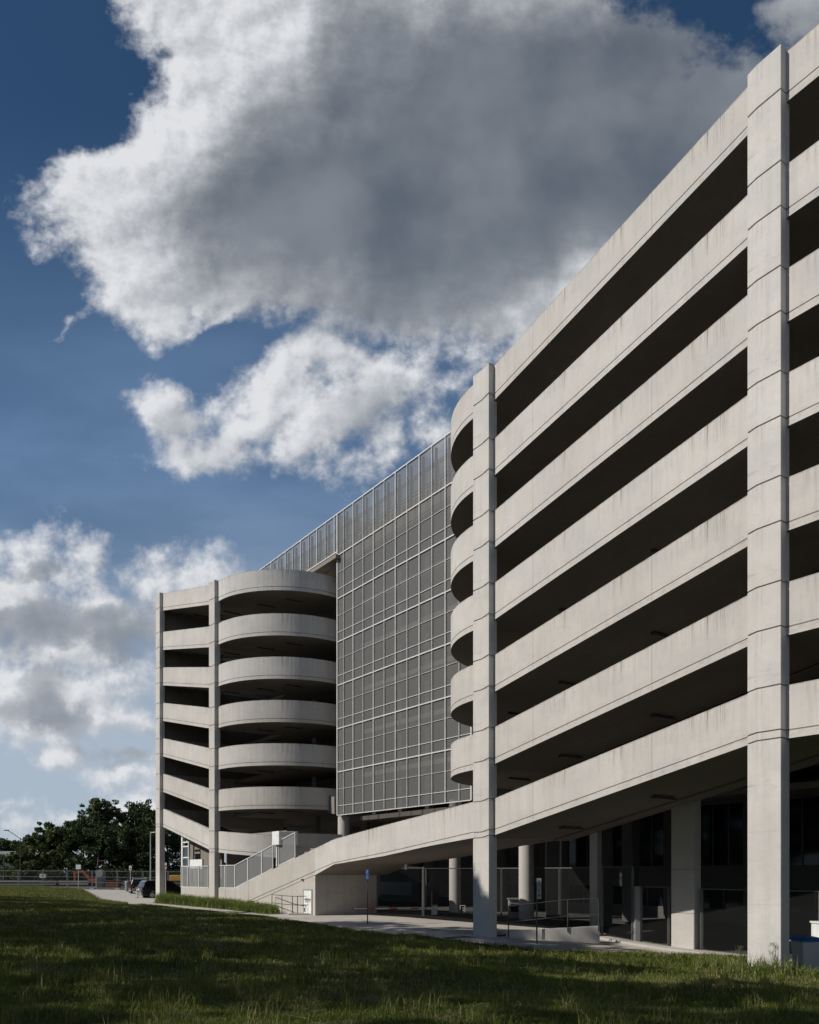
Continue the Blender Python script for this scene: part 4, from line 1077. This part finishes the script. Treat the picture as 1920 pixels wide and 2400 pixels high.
mb = MB(); mb.box(-.4,.6,-.3,.3,.08,1.72); mb.build('body', WHITE, e, bevel=.01)
mb = MB(); mb.box(-.43,.63,-.33,.33,1.725,1.78); mb.build('cap', WHITE, e); mb = MB(); mb.box(-.38,.58,-.28,.28,0,.078); mb.build('plinth', KERBM, e)
mb = MB(); mb.box(.48,.51,-.34,-.302,.85,1.05); mb.build('handle', DARK, e)

# ---------------------------------------------------------------- cars
def make_suv(label, px, k, z, yaw, group='black cars parked at the end of the path'):
    e = empty('parked_car', at(px, k, z), label, 'car', group, yaw)
    Lh, Wh = 2.35, .94       # x = length (front at +x)
    prof_low = [(-2.33,.42),(-2.36,.62),(-2.32,.98),(-2.22,1.06),(1.25,1.08),(2.05,.98),(2.30,.80),(2.34,.45),(2.2,.28),(1.95,.26)]
    def arch(cx_): return [(cx_+.42*math.cos(t_), .30+.40*math.sin(t_)) for t_ in [R(a) for a in range(0, 181, 18)]]
    poly = [(-2.33,.42),(-2.36,.66),(-2.31,.98),(-2.24,1.06),(1.20,1.10),(2.02,1.0),(2.28,.82),(2.34,.48),(2.24,.28),(1.88,.27)]
    poly = poly+arch(1.42)[0:]+[(.98,.26),(-.98,.26)]+arch(-1.42)+[(-1.88,.27),(-2.25,.32)]
    n = len(poly); mb = MB()
    rows = [(-Wh,0.0,.0),(-Wh+.10,.0,.0),(Wh-.10,0,0),(Wh,0,0)]
    ring = []
    for y, sc_ in ((-Wh, .985), (-Wh+.09, 1.0), (Wh-.09, 1.0), (Wh, .985)):
        ring.append([(p[0]*sc_, y*(1 if abs(y) < Wh else 1), p[1] if p[1] < .9 else p[1]*(1 if sc_ == 1 else .985)) for p in poly])
    V = [p for r_ in ring for p in r_]
    F = [(r_*n+i, r_*n+(i+1) % n, (r_+1)*n+(i+1) % n, (r_+1)*n+i) for r_ in range(3) for i in range(n)]
    mb.add(V, F+[tuple(range(n))[::-1], tuple(range(3*n, 4*n))]); mb.build('body', CARP, e)
    cab = [(-2.20,1.05),(-2.02,1.58),(-1.80,1.68),(.10,1.70),(.45,1.64),(1.25,1.09)]
    def cabin(off, y0, y1, mat, name):
        mb = MB(); m_ = len(cab); V = []
        for y, w_ in ((-1, 0), (1, 0)):
            for (x, z_) in cab:
                tw = Wh-.04-(z_-1.05)*.28; V.append((x, y*(tw+off), z_+off*.0))
        mb.add(V, [tuple(range(m_))[::-1], tuple(range(m_, 2*m_))]+[(i, (i+1) % m_, (i+1) % m_+m_, i+m_) for i in range(m_)]); return mb.build(name, mat, e, bevel=.03)
    cabin(0, 0, 0, CARP, 'cabin')
    for sy in (-1, 1):     # side windows
        for pts_ in ([(-1.98,1.14),(-1.86,1.52),(-1.2,1.58),(-1.2,1.14)],[(-1.12,1.14),(-1.12,1.58),(-.2,1.60),(-.2,1.14)],[(-.12,1.14),(-.12,1.60),(.28,1.58),(.92,1.14)]):
            mb = MB(); mb.add([(x, sy*(Wh-.04-(z_-1.05)*.28+.008), z_) for x, z_ in pts_], [(0,1,2,3) if sy < 0 else (3,2,1,0)]); mb.build('window', GLASS, e)
    mb = MB(); mb.add([(-2.185,-.72,1.13),(-2.185,.72,1.13),(-2.05,.62,1.52),(-2.05,-.62,1.52)], [(0,1,2,3)]); mb.build('rear_window', CARP, e)
    mb = MB(); mb.add([(1.235,-.78,1.13),(1.235,.78,1.13),(.53,.66,1.62),(.53,-.66,1.62)], [(0,1,2,3)]); mb.build('windscreen', GLASS, e)
    for sy in (-1, 1):
        mb = MB(); mb.box(-2.375,-2.25,sy*.86-.07,sy*.86+.07,.85,1.10); mb.build('tail_light', TAIL, e, bevel=.01)
        mb = MB(); mb.box(2.18,2.33,sy*.74-.16,sy*.74+.16,.72,.84); mb.build('headlight', STEEL, e, bevel=.01)
        mb = MB(); mb.box(.85,1.02,sy*1.03-.09,sy*1.03+.09,1.08,1.22); mb.build('mirror', CARP, e, bevel=.02)
        for cx_ in (-1.42, 1.42):
            mb = MB(); mb.tube([(cx_,sy*.92,.34),(cx_,sy*.70,.34)], .34, 24); w_ = mb.build('wheel', RUBBER, e)
            mb = MB(); mb.tube([(cx_,sy*.925,.34),(cx_,sy*.90,.34)], .21, 16); mb.build('rim', STEEL, w_)
        mb = MB(); mb.tube([(-1.7,sy*.66,1.72),(.1,sy*.66,1.74)], .02, 6); mb.build('roof_rail', STEEL, e)
    mb = MB(); mb.box(-2.385,-2.36,-.26,.26,.80,.92); mb.build('number_plate', WHITE, e)
    mb = MB(); mb.box(-2.40,-2.30,-.80,.80,.36,.58); mb.build('bumper', GREYPL, e, bevel=.03)
    return e
make_suv('smaller black car further back with a red tail light, left of the end column', 325, 90, -2.36, R(112))
make_suv('nearer black car partly hidden behind the left end column', 384, 77.5, -2.48, R(36))

# ---------------------------------------------------------------- site fence, signs, lamps and machines
def fence_panel():
    e = empty('site_fence_panel', (0,0,0)); w, h = 3.3, 2.25
    mb = MB(); mb.add([(0,0,.12),(w,0,.12),(w,0,h),(0,0,h)], [(0,1,2,3)]); mb.build('mesh_infill', MESH3, e)
    mb = MB()
    for x in (0, w): mb.tube([(x,0,0),(x,0,h+.1)], .035, 8)
    for z in (.12, .8, 1.5, h): mb.tube([(0,0,z),(w,0,z)], .020, 6)
    mb.build('frame', FENCE2, e)
    mb = MB(); mb.box(-.3,.3,-.2,.2,0,.12); mb.build('foot', KERBM, e)
    return e
fp = fence_panel(); X0, Y0 = -62.0, 112.0; first = True
desc = ['leftmost', 'second', 'third', 'fourth', 'fifth', 'sixth', 'seventh', 'eighth', 'ninth', 'tenth', 'eleventh', 'twelfth', 'thirteenth']
A_ = Vector((-61, 108)); C_ = Vector((-27, 103)); nP = 10
for i in range(nP):
    o = fp if i == 0 else copy_tree(fp)
    p = A_+(C_-A_)*i/nP; zz = zr_xy(p.x, p.y)
    o.location = (p.x, p.y, zz+.03); o.rotation_euler = (0, 0, math.atan2(C_.y-A_.y, C_.x-A_.x)); 
    tag(o, f'galvanised mesh fence panel round the works, {desc[i]} from the left' if i else 'galvanised mesh fence panel round the works, leftmost in the photo', 'fence panel', 'temporary fence panels')
def lamp(px, k, h, double, label, STEEL=STEEL):
    b0 = at(px, k, -2.2); e = empty('street_lamp', b0, label, 'street lamp', 'street lamps')
    mb = MB(); mb.tube([(0,0,0),(0,0,h)], [.11,.06], 8); mb.build('pole', STEEL, e)
    if double:
        for dx, dz in ((-1.9, 1.15), (1.3,-.1)):
            mb = MB(); mb.tube([(0,0,h-.2),(dx*.5,0,h-.2+dz*.6),(dx,0,h+dz*.95)], .05, 6); mb.build('arm', STEEL, e)
            mb = MB(); mb.box(dx-.5,dx+.1,-.2,.2,h+dz*.95-.05,h+dz*.95+.1); mb.build('lamp_head', STEEL, e, bevel=.03)
    else:
        mb = MB(); mb.tube([(0,0,h-.3),(.1,0,h),(1.2,0,h+.1)], .05, 6); mb.build('arm', STEEL, e)
        mb = MB(); mb.box(1.0,1.5,-.12,.12,h+.05,h+.13); mb.build('lamp_head', STEEL, e, bevel=.03)
lamp(48, 124, 7.4, True, 'tall two-armed street lamp against the sky at far left', STEEL_DK)
lamp(353, 112, 7.6, False, 'plain curved street lamp just left of the end column')
lamp(9, 126, 4.7, False, 'low lamp at the left edge of the picture', STEEL_DK)
def small_sign(px, k, z, h, pw, ph, label, mat=WHITE, band=False, mark=REDP):
    e = empty('street_sign', at(px, k, z), label, 'sign')
    mb = MB(); mb.tube([(0,0,0),(0,0,h)], .04, 8); mb.build('pole', STEEL, e)
    mb = MB(); mb.box(-pw/2,pw/2,-.06,-.042,h-ph,h); mb.build('sign_plate', mat, e)
    if band: mb = MB(); mb.box(-pw*.3,pw*.3,-.07,-.061,h-ph*.75,h-ph*.45); mb.build('marking', mark, e)
    return e
small_sign(306, 98, -2.3, 3.05, .30, .55, 'white parking sign with red mark on a pole left of the cars', band=True)
small_sign(388.5, 72.5, -2.48, 3.3, .2, .5, 'narrow white sign with red mark on a pole between the column and the stair wall', band=True)
small_sign(184, 100, -2.2, 3.1, .6, .55, 'square white sign on a thin pole in front of the works fence')
e = empty('site_notice', at(100, 107.3, -.75), 'white notice board hung on the works fence', 'sign')
mb = MB(); mb.box(-.38,.38,-.04,-.02,0,.52); mb.build('board', WHITE, e)
mb = MB()
for z in (.12,.22,.33,.42): mb.box(-.3,.3,-.047,-.041,z,z+.035)
mb.build('print', BLACKP, e)
e = empty('marker_post', PK(322, 2106, -2.45), 'short pale marker post standing on the path by the cars', 'post')
mb = MB(); mb.tube([(0,0,.05),(0,0,1.05)], [.06,.05], 8); mb.build('post', simple('cream_post', (.6,.5,.34), .6), e)
mb = MB(); mb.tube([(0,0,0),(0,0,.06)], .24, 14); mb.build('base', RUBBER, e)
mb = MB(); mb.tube([(0,0,.75),(0,0,.88)], .064, 10); mb.build('band', WHITE, e)
e = empty('litter_bin', at(298, 96, -2.3), 'grey domed litter bin left of the smaller car', 'bin')
mb = MB(); mb.tube([(0,0,0),(0,0,1.05)], [.22,.25], 14); mb.build('body', GREYPL, e)
mb = MB(); mb.tube([(0,0,1.05),(0,0,1.2),(0,0,1.26)], [.27,.22,.06], 14); mb.build('lid', GREYPL, e)
# orange excavator arm and body inside the fence
def excavator(px, k, z, sc, mat, label, flip=1):
    e = empty('excavator', at(px, k, z), label, 'excavator'); e.scale = (sc*flip, sc, sc)
    for sy in (-.8, .8):
        mb = MB(); mb.prism([(-1.6,.1),(1.6,.1),(1.9,.4),(1.6,.75),(-1.6,.75),(-1.9,.4)], lambda a, b, d: (a, d, b), sy-.2, sy+.2); mb.build('track', RUBBER, e)
    mb = MB(); mb.box(-1.9,.9,-.9,.9,.8,1.65); mb.build('body', mat, e, bevel=.08)
    mb = MB(); mb.prism([(-.1,1.66),(.9,1.66),(.85,2.2),(.5,2.7),(-.1,2.7)], lambda a, b, d: (a, d, b), -.9, 0); mb.build('cab', GLASS, e)
    mb = MB(); mb.prism([(.8,1.2),(1.2,1.2),(2.6,2.9),(4.2,2.6),(4.3,2.9),(2.5,3.35),(.8,1.7)], lambda a, b, d: (a, d, b), .05, .35); mb.build('boom', mat, e)
    mb = MB(); mb.prism([(4.0,3.1),(4.45,3.0),(4.3,.8),(4.0,.8)], lambda a, b, d: (a, d, b), .06, .34); mb.build('stick', mat, e)
    mb = MB(); mb.prism([(4.4,.9),(3.9,.9),(3.4,.5),(3.5,.1),(4.2,.0)], lambda a, b, d: (a, d, b), -.2, .6); mb.build('bucket', STEEL_DK, e)
excavator(222, 122, -2.15, .72, ORANGE, 'orange excavator with bent arm behind the works fence', -1)
excavator(432, 118, -2.1, 1.0, YELLOW, 'yellow digger half hidden behind the stair wall', 1)
e = empty('portable_toilet', at(236, 112, -2.2), 'grey upright plastic cabin inside the works fence', 'cabin')
mb = MB(); mb.box(-.5,.5,-.5,.5,0,2.0); mb.build('body', GREYPL, e, bevel=.05); mb = MB(); mb.tube([(0,-.55,2.0),(0,.55,2.0)], .5, 16); mb.build('roof', GREYPL, e)
mb = MB(); mb.box(-.35,.35,-.53,-.505,.1,1.85); mb.build('door', STEEL_DK, e)
e = empty('waste_container', at(262, 114, -2.2), 'rusty orange waste container beside the grey cabin', 'container')
mb = MB(); mb.add([(-1.0,-.8,.1),(1.0,-.8,.1),(1.0,.8,.1),(-1.0,.8,.1),(-1.3,-.9,1.0),(1.3,-.9,1.0),(1.3,.9,1.0),(-1.3,.9,1.0)], [(3,2,1,0),(0,1,5,4),(1,2,6,5),(2,3,7,6),(3,0,4,7),(4,5,6,7)]); mb.build('body', simple('rust', (.22,.08,.03), .8), e)
mb = MB(); mb.box(-1.36,1.36,-.96,-.88,.94,1.06); mb.build('rim', simple('rust2', (.16,.06,.03), .8), e)
# barriers / beams stacked in the works area
for i, (px, k, w_, rz) in enumerate(((60, 118, 9, 3), (150, 121, 8, -4), (20, 126, 10, 2), (320, 121, 7, 1), (120, 128, 9, 5))):
    e = empty('pipe_stack', at(px, k, zr_xy((px-960)/1920*k, k)), ['long dark pipes lying at far left inside the works', 'short dark pipes lying behind the white notice', 'dark pipes furthest back at the left edge', 'dark pipes lying behind the parked cars', 'dark pipes lying in the middle of the works'][i], 'pipes', 'stacked pipes in the works', R(rz))
    for (dx, z) in ((-.45, .25), (0, .25), (.45, .25), (-.22, .64), (.22, .64)):
        mb = MB(); mb.tube([(-w_/2, dx, z), (w_/2, dx, z)], .2, 10); mb.build('pipe', STEEL_DK, e)
# low site wall and earth mound behind the fence
mb = MB(); xs = np.linspace(-90, -20, 60); P = []
for x in xs:
    h = 1.1+.5*vnoise(x, 3, .25, 3)+.25*vnoise(x, 9, .9, 4)
    for dy, hh in ((-3, 0), (-1.4, .6), (0, 1), (2, .7), (4, 0)): P.append((x, 131+dy, -2.25+float(h)*hh))
mb.add(P, [(i*5+k, (i+1)*5+k, (i+1)*5+k+1, i*5+k+1) for i in range(59) for k in range(4)], None, True); structure(mb.build('earth_mound', SOIL))
# distant low building at far left
e = empty('low_building', at(44, 240, -2.2), 'low building with pale green roof among the trees at far left', 'building')
mb = MB(); mb.box(-8,9,-4,4,0,6.5); mb.build('wall', simple('far_wall', (.10,.14,.11), .8), e)
mb = MB(); mb.prism([(-9,6.5),(10,6.5),(8,8.2),(-7,8.2)], lambda a, b, d: (a, d, b), -4.5, 4.5); mb.build('roof', simple('far_roof', (.42,.47,.43), .6), e)

# ================================================================== TREES
def leaf_mesh(name, centers, radii, nleaf, size, mat, parent, seed, flat=.75):
    r = np.random.default_rng(seed); C_ = np.array(centers); Rr = np.array(radii)
    wgt = Rr**2; idx = r.choice(len(C_), nleaf, p=wgt/wgt.sum())
    d = r.normal(size=(nleaf, 3)); d /= np.linalg.norm(d, axis=1)[:,None]; rad = r.uniform(.35, 1, nleaf)**.5
    rad *= (.82+.36*r.random(nleaf))
    p = C_[idx]+d*(Rr[idx]*rad)[:,None]*np.array([1, 1, flat])
    a = r.normal(size=(nleaf, 3)); a /= np.linalg.norm(a, axis=1)[:,None]; b = np.cross(a, r.normal(size=(nleaf, 3))); b /= np.linalg.norm(b, axis=1)[:,None]
    sz = size*r.uniform(.5, 1.3, nleaf)[:,None]
    V = np.stack([p-a*sz, p+b*sz*.55, p+a*sz, p-b*sz*.55], 1).reshape(-1, 3)
    me = bpy.data.meshes.new(name); me.vertices.add(nleaf*4); me.vertices.foreach_set('co', V.reshape(-1))
    me.loops.add(nleaf*4); me.loops.foreach_set('vertex_index', np.arange(nleaf*4, dtype=np.int32))
    me.polygons.add(nleaf); me.polygons.foreach_set('loop_start', np.arange(0, nleaf*4, 4, dtype=np.int32)); me.polygons.foreach_set('loop_total', np.full(nleaf, 4, dtype=np.int32))
    me.update(); me.validate(); me.materials.append(mat)
    o = bpy.data.objects.new(name, me); COL.objects.link(o); o.parent = parent; return o
def tree(loc, h, w, label, nleaf=9000, size=.28, mat=LEAF, seed=0, name='gum_tree', group='trees beyond the works fence', clear=.35, ncl=26, cat='tree', ragged=False):
    rd = random.Random(seed); e = empty(name, loc, label, cat, group)
    mb = MB(); top_ = Vector((rd.uniform(-.6,.6), rd.uniform(-.6,.6), h*.75)); tr = h*.022
    tp = [Vector((0,0,-.1)), Vector((rd.uniform(-.2,.2), rd.uniform(-.2,.2), h*.3)), Vector((top_.x*.6, top_.y*.6, h*.55)), top_]
    mb.tube(tp, [tr, tr*.8, tr*.55, tr*.2], 8)
    cs, rs = [], []
    for k in range(ncl):
        z = h*(clear+(1-clear)*((k+.5)/ncl)**.85); ph = rd.uniform(0, 6.283); env = math.sin(math.pi*min(1, max(0.12, (z/h-clear)/(1-clear)*.78+.2)))**.6
        rr = w/2*env*rd.uniform(.25, .95); c = Vector((math.cos(ph)*rr, math.sin(ph)*rr, z*rd.uniform(.96, 1.03)))
        rad = w*(rd.uniform(.07, .17) if ragged else rd.uniform(.09, .19)); cs.append(tuple(c)); rs.append(rad)
        a = tp[1]+(tp[3]-tp[1])*min(.95, max(0, (z-h*.35)/(h*.6)))*.8
        m_ = (a+c)/2+Vector((0,0,-.05*h*rd.random())); mb.tube([a, m_, c], [tr*.32, tr*.2, tr*.06], 5)
        if ragged:
            for _ in range(3):
                cs.append((c.x+rd.gauss(0, rad*1.1), c.y+rd.gauss(0, rad), c.z+rd.uniform(-.3, .9)*rad)); rs.append(rad*rd.uniform(.3, .6))
    mb.build('trunk', BARK, e)
    leaf_mesh('crown', cs, rs, nleaf, size, mat, e, seed+1)
    return e
TL = [ # px, distance, height, width, label, material, clear
    (66, 150, 8.6, 8, 'short bushy tree right of the two-armed lamp', LEAF2, .15),
    (104, 140, 11.0, 9, 'round headed tree left of the gap of pale trunks', LEAF2, .30),
    (130, 150, 10.0, 9, 'dark low tree behind the white notice board', LEAF, .15),
    (163, 150, 11.8, 9, 'loose tree with pale forking trunks showing through', LEAF2, .38),
    (196, 140, 12.0, 9, 'thick dark tree over the orange excavator', LEAF, .12),
    (244, 150, 16.2, 8.5, 'tallest rounded gum tree standing above the rest', LEAF2, .55),
    (228, 135, 10.3, 11, 'broad hanging tree under the tallest gum', LEAF, .10),
    (285, 145, 11.5, 11, 'dense dark tree behind the litter bin', LEAF, .10),
    (312, 155, 15.6, 12, 'open dark tree with thin feathery top', LEAF, .50),
    (350, 150, 14.2, 9, 'tree behind the curved lamp by the end column', LEAF, .20),
    (322, 135, 9.8, 11, 'wide dark tree behind the two black cars', LEAF, .08),
    (395, 140, 13.0, 12, 'dark tree seen between the end column and the stair lobby', LEAF, .08),
    (450, 150, 12.0, 14, 'dark tree hidden mostly by the left wing', LEAF, .08)]
for i, (px, k, h, w, lb, mt, cl) in enumerate(TL):
    tree(at(px, k, -2.1), h*.90, w*.95, lb, 10000, .24, mt, 40+i, clear=cl, ncl=22, ragged=True)
for i, (px, k, h, w, lb) in enumerate(((-60, 230, 9, 14, 'far dark tree outside the left edge'), (8, 260, 11.5, 16, 'far rounded tree at the left edge behind the green roof'), (40, 250, 7.5, 9, 'small pointed far tree beside the green roof'))):
    tree(at(px, k, -2.1), h, w, lb, 5000, .5, LEAF, 90+i, clear=.05)
# hedge like shrubs below the far trees
SHR = [(14,'lit shrub at the left edge'),(32,'green shrub in front of the low building'),(56,'shrub under the two-armed lamp'),(80,'shrub left of the notice board'),(104,'shrub behind the notice board'),(128,'shrub right of the notice board'),
       (152,'shrub left of the square white sign'),(176,'shrub behind the square white sign'),(200,'shrub behind the orange excavator'),(224,'shrub behind the grey cabin'),(250,'shrub above the waste container'),(276,'shrub left of the litter bin'),
       (300,'shrub behind the sign by the cars'),(326,'shrub behind the smaller car'),(350,'shrub behind the curved lamp'),(376,'shrub behind the end column'),(402,'shrub beside the yellow digger')]
for i, (px, lb) in enumerate(SHR):
    e = empty('shrub', at(px, 127.5, -2.1), lb, 'shrub', 'shrubs below the far trees')
    rd = random.Random(i); leaf_mesh('foliage', [(rd.uniform(-1.4,1.4), rd.uniform(-.7,.7), rd.uniform(.3,2.2)) for _ in range(10)], [rd.uniform(.5,.85) for _ in range(10)], 1600, .2, LEAF2 if i < 2 else LEAF, e, i)

# trees behind and left of the viewpoint that shade the lawn
SH = [(-58,58,22.0),(-51,53,20.5),(-44,48,20.5),(-38,43,20),(-33,38,19.0),(-28,32.5,19.4),(-24.5,28,22.3),(-23,25,21.8),(-20.5,21.0,16.4),(-18,15.6,18.0),(-17,9.2,21.5),(-15,3.2,19.5),(-14,-3,22.5),(-13.5,-9,21)]
SHL = ['beside the far path','next to the far path tree','on the far lawn','above the middle path','opposite the left wing','opposite the stair wall','opposite the service door','opposite the driveway','nearest opposite the second column',
       'beside the middle lawn','left of the viewpoint','just behind the viewpoint','well behind the viewpoint','at the south end of the row']
for i, (x, y, h) in enumerate(SH):
    tree((x, y, -1.8), h, 10.0, 'broad gum tree of the western row, '+SHL[i], 4200 if i < 8 else 3000, .36, LEAF, 200+i, clear=.10, ncl=40 if i < 8 else 30, group='trees west of the lawn')

# weeds by the large column
for i, (px, k, z, h) in enumerate(((1812, 23.6, -3.15, 1.0), (1790, 24.2, -3.15, .7), (1735, 26.5, -3.2, .75), (1742, 26.0, -3.2, .5))):
    X_, Y_, _ = at(px, k); e = empty('weed', (X_, Y_, max(z, float(zg(X_, Y_))-.02)), ['tall thin seeding weed in front of the large column', 'shorter weed at the left foot of the large column', 'dark weed standing before the mesh fence', 'small weed just left of the large column'][i], 'plant', 'weeds by the large column')
    rd = random.Random(i+5); mb = MB()
    for j in range(4):
        tx, ty = rd.uniform(-.14,.14), rd.uniform(-.1,.1); mb.tube([(0,0,0),(tx*.4,ty*.4,h*.5),(tx,ty,h*rd.uniform(.75,1))], [.008,.006,.003], 5)
        for q_ in range(6):
            z_ = h*rd.uniform(.4,.95); dx, dz = rd.uniform(-.09,.09), rd.uniform(.02,.1); mb.tube([(tx*.7,ty*.7,z_-.05),(tx*.7+dx,ty*.7,z_+dz)], .0035, 4)
    mb.build('stem', BARK if i != 0 else WEED, e)
    leaf_mesh('seed_head', [(rd.uniform(-.1,.1), 0, h*rd.uniform(.6,.95)) for _ in range(7)], [.07]*7, 160, .014, WEED, e, i)
def clump(px, k, z, h, n, r, label, mat=BLADE2):
    X, Y, _ = at(px, k); a = np.clip(rng.normal(0, r*.8, (n, 2)), -1.6*r, 1.6*r)
    o = blades('grass_tussock', np.stack([a[:,0], a[:,1], np.zeros(n)], 1), rng.uniform(.4, 1, n)*h, .022, mat, 1.0, seed=int(px), tint=np.where(rng.uniform(0,1,n) < .3, .9, 0), curl=.8)
    o.location = (X, Y, max(z, float(zg(X, Y))-.02)); tag(o, label, 'grass tussock', 'grass tussocks by the columns')
clump(1800, 23.0, -3.12, .80, 420, .45, 'big light green tussock at the foot of the large column')
clump(1680, 26.5, -3.2, .55, 300, .45, 'yellowish tussock left of the large column')
clump(1890, 23.5, -3.25, .55, 280, .35, 'tussock in front of the blue lidded bin')
clump(1500, 29.2, -3.1, .40, 260, .2, 'small tussock in front of the gate post')
clump(1650, 27.6, -3.2, .5, 220, .4, 'tussock below the inner square column')
clump(1735, 24.6, -3.2, .6, 300, .28, 'pale tussock at the left foot of the large column')
for o in bpy.data.objects:
    if o.get('_b'): del o['_b']
